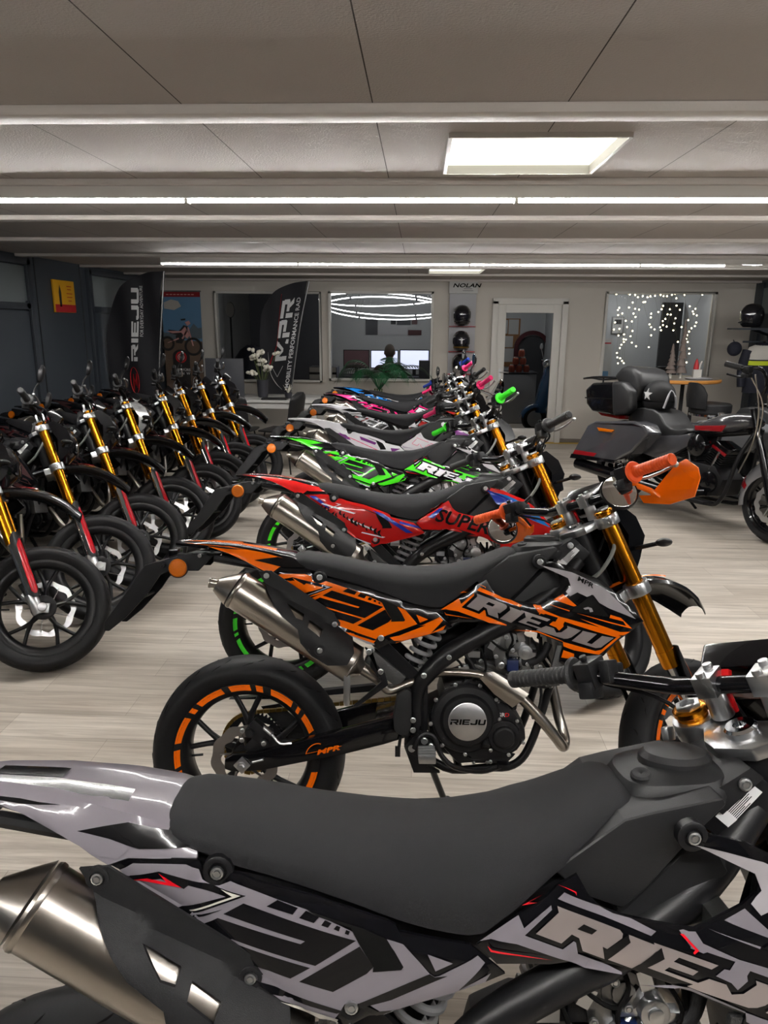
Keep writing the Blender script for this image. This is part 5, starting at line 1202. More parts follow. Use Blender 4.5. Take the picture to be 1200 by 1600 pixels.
# ------------------------------------------------------------------ helmets on the display board
t = thing('helmet_display_board', 'tall grey display board with white header, left of the door', 'display', (.575, YB-.03, 0)); 
MB().box((0, 0, 1.25), (.36, .04, 1.6)).obj('board', 'board_grey', t, bevel=.003); MB().box((.0, -.03, 2.10), (.385, .10, .16)).obj('header', 'paper', t, bevel=.004)
a = MB(); put_text(a, 'NOLAN', lambda x, y: (-.145+x*.075+y*.018, -.0815, 2.10+y*.05), .04); a.obj('header_lettering', 'void_black', t)
a = MB(); 
for i, w_ in enumerate((.11, .14)): a.box((.06, -.0815, 2.082-.025*i), (w_, .001, .006))
a.obj('header_lines', 'screen_grey', t)
for z in (1.59, 1.255, .95): MB().box((-.0, -.05, z), (.36, .09, .008)).obj('shelf', 'sign_red', t)
def mk_helmet(label, loc, rz, mtl='helmet_black', grp='helmets on the display board', stripe=False, gold=False):
    t = thing('helmet', label, 'helmet', loc, rz, grp); t.scale = (1, 1, 1)
    a = MB(); secs = []
    prof = [(.085, 0.), (.115, .03), (.13, .09), (.135, .15), (.12, .21), (.085, .25), (.04, .268), (.001, .272)]
    for r_, z in prof: secs.append([(r_*.88*math.sin(2*PI*k/28), -r_*1.05*math.cos(2*PI*k/28)*(1+.12*(1 if z < .08 else 0)*max(0, math.cos(2*PI*k/28))), z) for k in range(28)])
    a.loft(secs); sh = a.obj('shell', mtl, t, ang=60)
    v = MB(); V = []
    for z, r_ in ((.095, .1385), (.12, .141), (.15, .1415), (.175, .139), (.19, .134)): V.append([(r_*.89*math.sin(q), -r_*1.055*math.cos(q), z) for q in [-1.15+2.3*k/12 for k in range(13)]])
    v.loft(V, False, False); v.obj('visor', 'visor', t)
    c = MB(); c.tube([(.125*.9*math.sin(q), -.15*math.cos(q), .055) for q in [-1.0+2.0*k/10 for k in range(11)]], .014, 8, flat=.8); c.obj('chin_bar', 'brass' if gold else mtl, t)
    if stripe:
        c = MB(); V = []
        for z, r_ in ((.10, .1395), (.12, .142), (.15, .1425), (.175, .140)): V.append([(r_*.89*math.sin(q), -r_*1.06*math.cos(q), z) for q in (-.08, 0, .08)])
        c.loft(V, False, False); c.obj('stripe', 'print_white', t)
    return t
mk_helmet('top black full-face helmet on the display board', (.56, YB-.20, 1.60), 0); mk_helmet('middle black helmet with gold chin on the display board', (.56, YB-.20, 1.265), 0, stripe=True, gold=True); mk_helmet('lowest dark helmet on the board, behind handlebars', (.56, YB-.20, .96), .3)
mb_ = MB(); mb_.box((0, 0, 0), (.085, .012, .085)); t = mb_.obj('light_switch', 'desk_white', bevel=.004); t.location = (.86, YB-.007, .95); tag(t, 'white light switch on the wall left of the glass door', 'switch')

# ------------------------------------------------------------------ office behind the windows
for i, (z, tl, rx) in enumerate(((2.0, R(5.2), .98), (1.90, R(8.2), 1.0), (1.84, R(9.0), .96))):
    t = thing('ring_lamp', ['topmost large glowing ring lamp in the office', 'middle large glowing ring lamp in the office', 'lowest large glowing ring lamp in the office'][i], 'lamp', (-.6+.03*i, 11.75, z), 0, 'ring lamps in the office'); t.rotation_euler = (-tl, R((-2, 2.2, 1.2)[i]), 0)
    for q in range(6):
        a = MB(); a.tube([(rx*math.cos(an), rx*math.sin(an), 0) for an in [q*PI/3+.02+(PI/3-.04)*k/12 for k in range(13)]], .008, 8); a.obj('light_segment', 'ring_light', t)
    a = MB()
    for q in range(6): a.box((rx*math.cos(q*PI/3), rx*math.sin(q*PI/3), 0), (.03, .03, .035))
    a.obj('joints', 'screen_grey', t)
    a = MB()
    for q in range(3): a.cyl((rx*math.cos(q*2.1), rx*math.sin(q*2.1), 0), (rx*.8*math.cos(q*2.1), rx*.8*math.sin(q*2.1), 2.19-z), .002, n=5)
    a.obj('wires', 'wire', t)
t = thing('office_desk', 'long dark desk with screens in the office', 'desk', (-.55, 12.75, 0)); MB().box((0, 0, .735), (2.1, .75, .03)).obj('top', 'office_dark', t); 
for x in (-1.0, 1.0): MB().box((x, 0, .36), (.04, .7, .72)).obj('leg', 'office_dark', t)
def screen(label, x0, x1, z0, z1, m_, y=12.7):
    t = thing('monitor', label, 'monitor', ((x0+x1)/2, y, .752), 0, 'monitors in the office'); MB().box((0, .01, (z0+z1)/2-.75), (x1-x0, .03, z1-z0)).obj('casing', 'chair_black', t, bevel=.003); MB().box((0, -.006, (z0+z1)/2-.75), (x1-x0-.03, .003, z1-z0-.03)).obj('display', m_, t); a = MB(); a.box((0, .04, .10), (.06, .02, .2)); a.box((0, .03, .005), (.22, .16, .01)); a.obj('stand', 'chair_black', t)
screen('dark picture monitor at the left behind the seated person', -1.31, -.86, .87, 1.18, 'screen_dim'); screen('bright white monitor directly behind the person', -.84, -.36, .87, 1.18, 'screen_on'); screen('bright bluish-white monitor to the right of the person', -.34, .17, .85, 1.19, 'screen_on')
t = thing('notice_boards', 'group of grey and purple boards on the office wall', 'board', (-.47, OY-.0102, 1.55))
for x0, x1, z0, z1, m_ in ((-.52, -.30, -.13, .14, 'screen_grey'), (-.28, .03, -.13, .04, 'board_grey'), (-.06, .03, .06, .15, 'office_dark'), (.05, .3, .05, .14, 'screen_grey'), (.05, .26, -.13, .03, 'board_grey'), (.32, .42, .06, .14, 'arch_red'), (.25, .5, -.13, -.04, 'arch_red')): MB().box(((x0+x1)/2, 0, (z0+z1)/2), (x1-x0, .02, z1-z0)).obj('panel', m_, t)
t = thing('speaker', 'dark grey upright box at the right edge of the office window', 'box', (.11, 11.9, .73)); MB().box((0, 0, .16), (.23, .2, .32)).obj('body', 'screen_grey', t, bevel=.006); MB().box((0, 0, -.37), (.3, .3, .72)).obj('stand', 'office_dark', t)
t = thing('drawer_cabinet', 'white and black drawer cabinet behind the window mullion', 'cabinet', (-1.45, 11.2, 0)); MB().box((0, .02, .49), (.42, .38, .98)).obj('carcass', 'chair_black', t)
for q in range(9): MB().box((0, -.175, .10+.105*q), (.40, .02, .07)).obj('drawer', 'desk_white', t)
t = thing('table_vase', 'small golden bowl with twigs on the drawer cabinet', 'vase', (-1.42, 11.2, .98)); MB().ball((0, 0, .06), (.08, .08, .06), 14, 8).obj('bowl', 'brass', t); a = MB()
for q in range(4): a.tube([(0, 0, .08), (.03*(q-1.5), 0, .25), (.06*(q-1.5), 0, .45)], .004, 5, sub=2)
a.obj('twigs', 'stem', t)
t = thing('pole_mirror', 'oval mirror with white painted face on a black pole behind the left window', 'mirror', (-2.81, 11.0, 0)); MB().box((0, 0, .01), (.3, .3, .02)).obj('base', 'matte_black', t); MB().cyl((0, 0, .02), (0, 0, 1.72), .014).obj('pole', 'matte_black', t); a = MB(); a.ball((0, 0, 1.80), (.068, .02, .115), 20, 14); a.obj('frame', 'office_dark', t); a = MB(); a.lathe([(.001, 0), (.06, 0), (.062, .004)], (0, 0, 0), (0, -1, 0), 24); q = a.obj('glass', 'paper', t); q.location = (0, -.0225, 1.80); q.scale = (1, 1, 1.7)  # mirror face is matte white, its bright reflection painted into the colour
t = thing('coat_armchair', 'black armchair-and-coat shape behind the left window', 'cover', (-2.72, 11.85, 0)); a = MB(); secs = []  # rough black mass standing in for an armchair with a coat
for z, w_, d_ in ((0, .42, .45), (.5, .42, .45), (.85, .36, .40), (1.05, .28, .3), (1.2, .17, .2), (1.27, .06, .08)): secs.append([(w_*math.cos(q)*(1+.05*math.sin(5*q)), d_*math.sin(q)*(1+.04*math.sin(7*q)), z) for q in [2*PI*k/36 for k in range(36)]])
a.loft(secs); a.obj('cover', 'cloth_navy', t, ang=60)
# seated person, seen from behind
def skin_body(name, verts, edges, m_, parent, root=0, lev=2):
    me = bpy.data.meshes.new(name); me.from_pydata([v[:3] for v in verts], edges, []); o = bpy.data.objects.new(name, me); COL.objects.link(o)
    o.modifiers.new('s', 'SKIN'); sv = me.skin_vertices[0].data
    for i, v in enumerate(verts): sv[i].radius = (v[3], v[4] if len(v) > 4 else v[3]); sv[i].use_root = (i == root)
    sb = o.modifiers.new('u', 'SUBSURF'); sb.levels = sb.render_levels = lev
    bpy.context.view_layer.update(); dg = bpy.context.evaluated_depsgraph_get(); m2 = bpy.data.meshes.new_from_object(o.evaluated_get(dg)); bpy.data.objects.remove(o)
    for p in m2.polygons: p.use_smooth = True
    m2.materials.clear(); m2.materials.append(MATS[m_]); return link(name, m2, parent)
t = thing('person', 'seated person seen from behind in a brown sweater, facing the office monitors', 'person', (-.47, 11.6, 0))
sc_ = 1
V = [(0, 0, .50, .15, .12), (0, .03, .70, .145, .11), (0, .04, .88, .16, .11), (0, .03, .98, .12, .09), (0, .05, 1.05, .055), (0, .075, 1.10, .052),
     (.19, .04, .95, .06), (.25, .14, .78, .05), (.22, .38, .77, .038), (.21, .46, .775, .03), (-.19, .04, .95, .06), (-.25, .14, .78, .05), (-.22, .38, .77, .038), (-.21, .46, .775, .03),
     (.11, .06, .49, .095), (.15, .45, .50, .07), (.15, .47, .10, .045), (.15, .52, .04, .04), (.15, .66, .035, .03), (-.11, .06, .49, .095), (-.15, .45, .50, .07), (-.15, .47, .10, .045), (-.15, .52, .04, .04), (-.15, .66, .035, .03)]
E_ = [(0, 1), (1, 2), (2, 3), (3, 4), (4, 5), (2, 6), (6, 7), (7, 8), (8, 9), (2, 10), (10, 11), (11, 12), (12, 13), (0, 14), (14, 15), (15, 16), (16, 17), (17, 18), (0, 19), (19, 20), (20, 21), (21, 22), (22, 23)]
skin_body('body', V, E_, 'sweater', t)
a = MB(); a.ball((0, .085, 1.185), (.078, .098, .115), 20, 14); a.ball((0, .12, 1.13), (.058, .068, .075), 16, 10)
for s in (-1, 1): a.ball((s*.079, .085, 1.175), (.012, .024, .034), 10, 8)
a.ball((0, .19, 1.165), (.013, .02, .024), 8, 6); a.box((0, .183, 1.125), (.045, .008, .008))
for s in (-1, 1): a.ball((s*.03, .172, 1.195), (.013, .008, .009), 8, 6)
a.cyl((0, .06, 1.03), (0, .08, 1.13), .052, n=14); a.obj('head', 'skin', t, ang=70)
a = MB(); a.ball((0, .072, 1.20), (.084, .102, .112), 20, 12); a.obj('hair', 'hair', t, ang=70)
for s in (-1, 1):
    hv = [(s*.21, .46, .775, .024, .03), (s*.21, .51, .775, .022, .038), (s*.21, .545, .772, .018, .036)]; he = [(0, 1), (1, 2)]
    for q in range(4):
        x = s*.21+(q-1.5)*.019; n0 = len(hv); L_ = (.075, .085, .08, .065)[q]; hv += [(x, .56, .776, .0095), (x, .56+L_*.5, .780, .0085), (x, .56+L_, .766, .0075)]; he += [(2, n0), (n0, n0+1), (n0+1, n0+2)]
    n0 = len(hv); hv += [(s*.21-s*.036, .52, .772, .011), (s*.21-s*.055, .55, .768, .0095), (s*.21-s*.06, .58, .765, .008)]; he += [(1, n0), (n0, n0+1), (n0+1, n0+2)]
    skin_body('hand', hv, he, 'skin', t, 0, 1)
t = thing('office_chair', 'dark office chair under the seated person', 'chair', (-.47, 11.58, 0)); MB().box((0, .03, .34), (.46, .46, .06)).obj('seat', 'chair_black', t, bevel=.02); MB().cyl((0, .03, .06), (0, .03, .32), .03).obj('column', 'matte_black', t)
for q in range(5): an = q*2*PI/5; l_ = MB(); l_.tube([(0, .03, .07), (.28*math.cos(an), .03+.28*math.sin(an), .03)], .018, 8); l_.obj('leg', 'matte_black', t)
# behind the glass door: counter, pots, board, arch, scooter
t = thing('counter', 'grey counter behind the glass door', 'counter', (1.50, 12.6, 0)); MB().box((.06, 0, .41), (.78, .6, .82)).obj('body', 'board_grey', t, bevel=.006); MB().box((.06, 0, .835), (.82, .64, .03)).obj('top', 'screen_grey', t)
for i, (x, z) in enumerate(((-.05, 0), (.07, 0), (.19, 0), (.01, .125), (.13, .125), (.10, .25))):
    t = thing('terracotta_jar', ['reddish jar in the bottom row, leftmost of the stack on the counter', 'reddish jar in the middle of the bottom row on the counter', 'reddish jar at the right of the bottom row on the counter', 'reddish jar in the left of the middle row on the counter', 'reddish jar in the right of the middle row on the counter', 'reddish jar on top of the stack on the counter'][i], 'jar', (1.60+x, 12.42, .85+z), 0, 'jars on the counter'); a = MB(); a.lathe([(.001, 0), (.045, 0), (.055, .05), (.048, .10), (.03, .11), (.001, .11)], (0, 0, 0), (0, 0, 1), 18); a.obj('jar', 'terracotta', t); MB().cyl((0, 0, .108), (0, 0, .124), .034, n=16).obj('lid', 'jacket_white', t)
t = thing('notice_board', 'cork board with white papers seen through the glass door', 'board', (1.55, OY-.0102, 1.30)); MB().box((.05, 0, 0), (.42, .02, .85)).obj('board', 'cork', t)
for x, z, w_, h_ in ((-.05, .28, .17, .24), (.14, .28, .18, .26), (.0, .02, .28, .2), (.1, -.22, .24, .24)): MB().box((x, -.014, z), (w_, .004, h_)).obj('paper', 'paper', t)
MB().box((-.05, -.017, .30), (.04, .002, .1)).obj('printed_mark', 'office_dark', t)
t = thing('arch_frame', 'dark red arched frame behind the blue scooter', 'frame', (2.02, 13.45, 0)); a = MB(); a.prism([(-.32, .0)]+[(.32*math.cos(q)*-1, 1.2+.32*math.sin(q)) for q in [PI*k/16 for k in range(17)]]+[(.32, .0), (.25, 0)]+[(.25*math.cos(q), 1.2+.25*math.sin(q)) for q in [PI*k/16 for k in range(17)]]+[(-.25, 0)], -.04, .04); a.obj('arch', 'arch_red', t); MB().box((0, .03, .75), (.5, .02, 1.3)).obj('panel', 'office_dark', t)
t = thing('scooter', 'blue scooter behind the glass door', 'scooter', (1.90, 11.45, 0), R(197))
a = MB(); secs = []
for x, z, w_, d_ in ((.0, .30, .16, .10), (-.04, .5, .20, .08), (-.08, .7, .21, .07), (-.14, .95, .17, .06), (-.17, 1.03, .08, .05)): secs.append([(x-d_*abs(math.sin(q))*(1 if math.sin(q) > 0 else .4)*-1, w_*math.cos(q), z) for q in [2*PI*k/24 for k in range(24)]])
a.loft(secs); a.obj('leg_shield', 'scooter_blue', t, ang=60)
a = MB(); a.torus_prof([(.20, 0), (.19, .045), (.13, .04), (.13, -.04), (.19, -.045)], (.10, 0, .20), (0, 1, 0), 36); a.obj('front_wheel', 'rubber', t); a = MB(); a.lathe([(.001, .03), (.12, .03), (.13, .0), (.12, -.03), (.001, -.03)], (.10, 0, .20), (0, 1, 0), 24); a.obj('rim', 'alloy', t)
a = MB(); secs = []
for an in [PI*(.1+.9*k/10) for k in range(11)]: secs.append([(.10+.235*math.cos(an)-0*0, .075*c_, .20+.235*math.sin(an)-.05*c_*c_) for c_ in (-1, -.5, 0, .5, 1)]+[(.10+.225*math.cos(an), .07*c_, .20+.225*math.sin(an)-.05*c_*c_) for c_ in (1, .5, 0, -.5, -1)])
a.loft(secs); a.obj('front_fender', 'scooter_blue', t, ang=60)
a = MB(); a.tube([(-.15, -.33, 1.08), (-.13, -.15, 1.06), (-.12, 0, 1.02), (-.13, .15, 1.06), (-.15, .33, 1.08)], .013, 8, sub=3); a.obj('handlebar', 'chrome', t); MB().ball((-.07, 0, 1.04), (.07, .09, .07), 16, 10).obj('headlight', 'chrome', t)
for s in (-1, 1): a = MB(); a.cyl((-.12, s*.2, 1.06), (-.10, s*.28, 1.25), .006); a.ball((-.10, s*.29, 1.29), (.015, .05, .05), 12, 8); a.obj('mirror', 'chrome', t)
a = MB(); a.box((-.40, 0, .24), (.5, .24, .05)); a.prism([(-.6, .25), (-.55, .62), (-1.1, .66), (-1.2, .45), (-1.05, .25)], -.17, .17); a.obj('body', 'scooter_blue', t, bevel=.03); a = MB(); a.prism([(-.55, .63), (-.52, .70), (-1.0, .73), (-1.08, .67)], -.13, .13); a.obj('seat', 'leather', t, bevel=.025)
a = MB(); a.torus_prof([(.20, 0), (.19, .045), (.13, .04), (.13, -.04), (.19, -.045)], (-1.0, 0, .20), (0, 1, 0), 36); a.obj('rear_wheel', 'rubber', t)

# ------------------------------------------------------------------ right window: fairy lights, frames, decorations
t = thing('fairy_lights', 'string of warm fairy lights hanging in the right window', 'lights', (0, YB+.10, 0))
FPX = [(320,95),(335,118),(375,92),(380,122),(405,140),(220,115),(445,130),(485,140),(510,132),(548,128),(590,95),(595,120),(620,130),(650,130),(690,118),(715,110),(730,148),(795,118),(945,95),(945,115),(365,188),(455,185),(470,182),(338,232),(390,243),(425,250),(255,235),(245,255),(250,300),(285,285),(380,285),(400,315),(230,365),(320,350),(372,355),(225,428),(272,422),(335,405),(385,440),(268,482),(315,472),(372,488),(315,515),(335,518),(320,540),(300,565),(290,595),(268,640),(275,680),(300,688),(318,712),(285,735),(335,732),(388,545),(428,578),(538,585),(548,478),(525,380),(540,405),(572,425),(628,432),(530,285),(530,318),(590,270),(615,245),(625,215),(655,330),(635,350),(640,385),(618,405),(673,398),(670,290),(697,292),(685,245),(738,212),(740,325),(735,370),(733,432),(800,402),(770,250),(850,218),(900,240),(880,262),(890,285),(918,298),(850,340),(920,360),(912,392),(885,412),(868,442),(855,475),(850,508),(865,535),(885,595),(890,640),(875,720),(862,800),(782,535)]
bm_ = MB(); bm_.ball((0, 0, 0), .0105, 8, 6); bme = bm_.mesh('bulb'); bme.materials.append(MATS['fairy'])
P_ = []
for u, v in FPX:
    X = 2.46+(u-95)/960*1.52; Z = 2.06-(v-95)/740*1.10; P_.append((X, 0, min(Z, 2.04)))
for p in P_: o = link('bulb', bme, t); o.location = p
a = MB()
srt = sorted(P_)
for i in range(0, len(srt)-4, 4): a.tube([(q[0], .012, q[2]) for q in sorted(srt[i:i+5], key=lambda q: -q[2])], .0012, 4)
a.obj('wire', 'wire', t)
for i, (x, lbl) in enumerate(((2.98, 'left small framed picture on the wall behind the fairy lights'), (3.22, 'right small framed picture with dark motif behind the fairy lights'))):
    t = thing('framed_picture', lbl, 'picture', (x*1.27-.55, OY-.02, 1.62), 0, 'framed pictures'); MB().box((0, 0, 0), (.21, .03, .3)).obj('frame', 'alloy_dark', t, bevel=.003); MB().box((0, -.016, 0), (.18, .004, .27)).obj('print', 'paper', t)
    if i: MB().box((0, -.019, .06), (.12, .002, .08)).obj('motif', 'office_dark', t)
t = thing('poster_board', 'white poster board with red line at the left of the right window', 'poster', (3.02, 12.6, 0)); MB().box((0, 0, .85), (.42, .02, 1.1)).obj('panel', 'paper', t); MB().box((0, -.012, 1.33), (.36, .004, .02)).obj('red_line', 'sign_red', t); MB().box((.04, -.012, .75), (.26, .004, .24)).obj('picture', 'poster_sky', t); MB().box((0, .05, .15), (.4, .1, .3)).obj('stand', 'office_dark', t)
t = thing('dark_door_leaf', 'dark panel behind the right window', 'panel', (4.25, 12.9, 0)); MB().box((0, 0, 1.0), (.34, .06, 2.0)).obj('panel', 'office_dark', t)
for x, lbl in ((3.45, 'left dark chair back behind the right window'), (3.85, 'right dark chair back behind the right window')):
    t = thing('office_chair', lbl, 'chair', (x, 11.9, 0), 0, 'chairs behind the right window'); MB().box((0, 0, .85), (.15, .06, .3), Matrix.Rotation(.2, 3, 'X')).obj('backrest', 'chair_black', t, bevel=.02); MB().box((0, -.12, .48), (.3, .3, .05)).obj('seat', 'chair_black', t, bevel=.015); MB().cyl((0, -.1, 0), (0, -.1, .46), .03).obj('column', 'matte_black', t)
# ------------------------------------------------------------------ bar table and stools
t = thing('bar_table', 'round wooden bar table in front of the right window', 'table', (2.92, 8.55, 0)); a = MB(); a.lathe([(.001, 1.045), (.49, 1.045), (.50, 1.035), (.50, 1.015), (.49, 1.005), (.001, 1.005)], (0, 0, 0), (0, 0, 1), 48); a.obj('top', 'wood_edge', t); MB().lathe([(.001, 1.0472), (.485, 1.0472), (.485, 1.045)], (0, 0, 0), (0, 0, 1), 48).obj('top_surface', 'wood_top', t)
for x, y in ((-.10, -.12), (.04, -.18), (.20, -.05)): MB().cyl((x, y, .02), (x, y, 1.006), .022, n=12).obj('leg', 'matte_black', t)
MB().lathe([(.001, 0), (.30, 0), (.30, .015), (.001, .025)], (0.05, -.1, 0), (0, 0, 1), 32).obj('base', 'matte_black', t)
def deco(label, x, y, h):
    t = thing('decorative_tree', label, 'decoration', (x, y, 1.047), 0, 'bark trees on the bar table'); a = MB(); rn = random.Random(int(h*100)); n_ = 7
    a.cyl((0, 0, 0), (0, 0, .1), .016, n=8); a.obj('trunk', 'jacket_white', t); a = MB()
    for q in range(n_): z = .06+(h-.06)*q/n_; r_ = .055*(1-q/n_*.85); a.lathe([(r_*1.15, z), (r_*.75, z+(h-.06)/n_*.7), (r_*.35, z+(h-.06)/n_*1.25)], (rn.uniform(-.006, .006), 0, 0), (0, 0, 1), 9)
    a.obj('tiers', 'tree_bark', t)
deco('shorter grey bark tree on the bar table', 2.82, 8.40, .37); deco('taller grey bark tree on the bar table', 2.945, 8.44, .62)
t = thing('table_figure', 'small red and white figure on the bar table', 'figure', (3.13, 8.45, 1.047)); MB().box((0, 0, .05), (.09, .05, .1)).obj('block', 'jacket_white', t, bevel=.004); a = MB(); a.lathe([(.03, .10), (.026, .15), (.012, .20), (.001, .22)], (-.015, 0, 0), (0, 0, 1), 14); a.obj('red_body', 'sign_red', t); a = MB(); a.tube([(.02, 0, .10), (.03, 0, .16), (.045, 0, .19)], .011, 8, sub=2); a.obj('white_body', 'jacket_white', t)
a = MB(); a.lathe([(.001, 0), (.13, 0), (.15, .012), (.145, .014), (.125, .004), (.001, .004)], (0, 0, 0), (0, 0, 1), 32); t = a.obj('plate', 'board_grey'); t.location = (3.10, 8.30, 1.047); tag(t, 'flat grey plate on the bar table', 'plate')
def stool(label, x, y, rz):
    t = thing('bar_stool', label, 'stool', (x, y, 0), rz, 'black bar stools'); a = MB(); a.lathe([(.001, .74), (.19, .74), (.205, .755), (.205, .83), (.19, .845), (.001, .85)], (0, 0, 0), (0, 0, 1), 32); a.obj('seat', 'leather', t); MB().lathe([(.197, .72), (.207, .72), (.207, .742), (.197, .742)], (0, 0, 0), (0, 0, 1), 32).obj('chrome_ring', 'chrome', t)
    a = MB(); secs = []
    for q in range(9):
        an = -.75+1.5*q/8; h_ = .26*math.sqrt(max(.05, 1-(abs(an)/.85)**3)); c_, s_ = math.cos(an+PI), math.sin(an+PI); secs.append([(.20*c_, .20*s_, .80), (.235*c_, .235*s_, .80), (.25*c_, .25*s_, .80+h_*.6), (.245*c_, .245*s_, .80+h_), (.215*c_, .215*s_, .80+h_), (.205*c_, .205*s_, .80+h_*.6)])
    a.loft(secs); a.obj('backrest', 'leather', t, ang=60)
    MB().cyl((0, 0, .02), (0, 0, .74), .028).obj('column', 'chrome', t); MB().lathe([(.001, 0), (.21, 0), (.2, .015), (.04, .03), (.001, .03)], (0, 0, 0), (0, 0, 1), 32).obj('base', 'chrome', t); a = MB(); a.torus_prof([(.15, -.01), (.17, -.01), (.17, .01), (.15, .01)], (0, 0, .3), (0, 0, 1), 28); a.obj('footrest', 'chrome', t)
stool('black bar stool at the right end of the bar table', 3.04, 7.72, R(15)); stool('black bar stool with its back to the camera, left of the other', 2.56, 7.98, R(75))

# ------------------------------------------------------------------ touring bike
def tmm(l): return mm(l)
def touring(label, loc, yaw, lean, full, body, grp):
    t = thing('touring_motorcycle', label, 'motorcycle', loc, 0, grp); t.rotation_euler = (-R(lean), 0, R(yaw))
    def wh(name, c, R_, w, rim):
        a = MB(); a.torus_prof([(rim, w*.42), (rim+(R_-rim)*.5, w*.5), (R_-.03, w*.42), (R_-.008, w*.22), (R_, 0), (R_-.008, -w*.22), (R_-.03, -w*.42), (rim+(R_-rim)*.5, -w*.5), (rim, -w*.42)], c, (0, 1, 0), 64); r_ = MB(); r_.torus_prof([(rim+.006, w*.42), (rim-.02, w*.36), (rim-.025, -w*.36), (rim+.006, -w*.42), (rim, -w*.45), (rim-.03, -w*.3), (rim-.03, w*.3), (rim, w*.45)], c, (0, 1, 0), 64)
        r_.cyl((c[0], -.06, c[2]), (c[0], .06, c[2]), .05, n=20)
        for k in range(9):
            an = 2*PI*k/9
            for da in (-.06, .06): r_.tube([(c[0]+.04*math.cos(an), 0, c[2]+.04*math.sin(an)), (c[0]+(rim-.01)*math.cos(an+da), 0, c[2]+(rim-.01)*math.sin(an+da))], .007, 6)
        o = r_.obj(name, 'gloss_black', t, ang=50); a.obj('tyre', 'rubber', o, ang=60)
        d = MB(); wave_disc(d, c, -.085, .15, .11, 12); d.obj('brake_disc', 'alloy', o)
        return o
    wh('rear_wheel', (.07, 0, .315), .315, .17, .21); wh('front_wheel', (1.73, 0, .315), .315, .12, .24)
    for s in (-1, 1):
        a = MB(); a.prism(tmm([-45,687,-224,370,-231,342,333,395,553,529,706,709,641,777,521,794,50,737]), s*.22, s*.40); b = a.obj('saddlebag', body, t, bevel=.03, seg=3)
        MB().prism(tmm([60,715,520,770,640,755,520,755]), s*.395, s*.404).obj('lid_seam', 'gloss_black', b)
        MB().prism(tmm([-172,435,130,449,100,414,-191,393]), s*.395, s*.4035).obj('red_stripe', 'cruiser_red', b); MB().prism(tmm([96,684,319,688,290,664,126,654]), s*.395, s*.410).obj('amber_light', 'amber', b, bevel=.004)
        MB().prism(tmm([-231,345,330,397,380,425,-215,390]), s*.39, s*.4025).obj('black_edge', 'gloss_black', b)
        a = MB(); a.tube([(1.2, s*.18, .30), (.9, s*.24, .24), (.4, s*.30, .27), (-.2, s*.32, .30)], [.03, .045, .055, .055], 12, sub=4); a.obj('exhaust_pipe', 'gloss_black', t)
        a = MB(); a.prism(tmm([450,660,850,720,980,760,960,640,700,480,470,500]), s*.13, s*.19); a.obj('side_cover', body, t, bevel=.02)
        a = MB(); a.tube([(1.73, s*.10, .31), (1.57, s*.10, .70), (1.44, s*.10, 1.0)], .028, 12); a.obj('fork_leg', 'gloss_black', t)
    a = MB(); a.prism(tmm([-250,560,-180,700,100,760,380,740,520,640,420,640,100,690,-100,630,-190,540]), -.12, .12); a.obj('rear_fender', body, t, bevel=.03)
    if full:
        a = MB(); a.prism(tmm([-307,1003,-218,1074,95,1105,135,1013,155,802,-178,807,-267,867]), -.26, .26); c = a.obj('top_case', 'gloss_black', t, bevel=.03, seg=3)
        MB().prism(tmm([-180,812,140,806,150,770,-100,775]), -.20, .20).obj('tail_light', 'tail_red', c, bevel=.008); MB().prism(tmm([-290,930,120,955,122,945,-285,920]), -.263, .263).obj('lid_seam', 'void_black', c)
        a = MB(); a.tube([(-.50, -.12, 1.10), (-.52, 0, 1.11), (-.50, .12, 1.10), (-.25, .15, 1.13), (.05, .14, 1.14), (.05, -.14, 1.14), (-.25, -.15, 1.13)], .010, 8, sub=3, closed=True); a.tube([(-.25, -.15, 1.13), (-.25, .15, 1.13)], .008, 6); 
        for x, y in ((-.2, -.14), (-.2, .14), (0, -.13), (0, .13)): a.cyl((x, y, 1.07), (x, y, 1.135), .008, n=8)
        a.obj('luggage_rack', 'satin_black', t)
        for s in (-1, 1): a = MB(); a.prism(tmm([62,1104,211,1115,325,1047,357,890,291,830,135,800]), s*.19, s*.29); a.obj('side_pad', 'leather', t, bevel=.035, seg=3)
        a = MB(); a.prism(tmm([-20,1150,69,1242,134,1258,238,1243,300,1190,340,1092,300,950,200,950,60,1090]), -.20, .20); a.obj('backrest', 'leather', t, bevel=.06, seg=3)
    a = MB(); a.prism(tmm([217,790,280,880,382,904,500,900,580,870,658,792,730,765,785,762,896,784,930,760,838,692,686,655,515,678,227,760]), -.17, .17); a.obj('seat', 'leather', t, bevel=.045, seg=3)
    a = MB(); secs = []
    for x, zb, zt, w_ in ((.86, .74, .77, .06), (.93, .735, .83, .11), (1.04, .75, .885, .15), (1.18, .775, .94, .165), (1.30, .81, .955, .16), (1.40, .85, .945, .12), (1.44, .87, .91, .06)): secs.append([(x, w_*math.copysign(abs(math.cos(q))**.7, math.cos(q)), (zb+zt)/2+(zt-zb)/2*math.copysign(abs(math.sin(q))**.7, math.sin(q))) for q in [2*PI*k/28 for k in range(28)]])
    a.loft(secs); tk = a.obj('fuel_tank', body, t, ang=60)
    for s in (-1, 1): a = MB(); a.prism(tmm([975,815,1270,855,1240,800,985,780]), s*.155, s*.172); a.obj('red_band', 'cruiser_red', tk, bevel=.004)
    a = MB(); a.lathe([(.03, 0), (.03, .012), (.001, .016)], (1.12, -.05, .925), (0, -.2, 1), 18); a.obj('fuel_cap', 'chrome', tk)
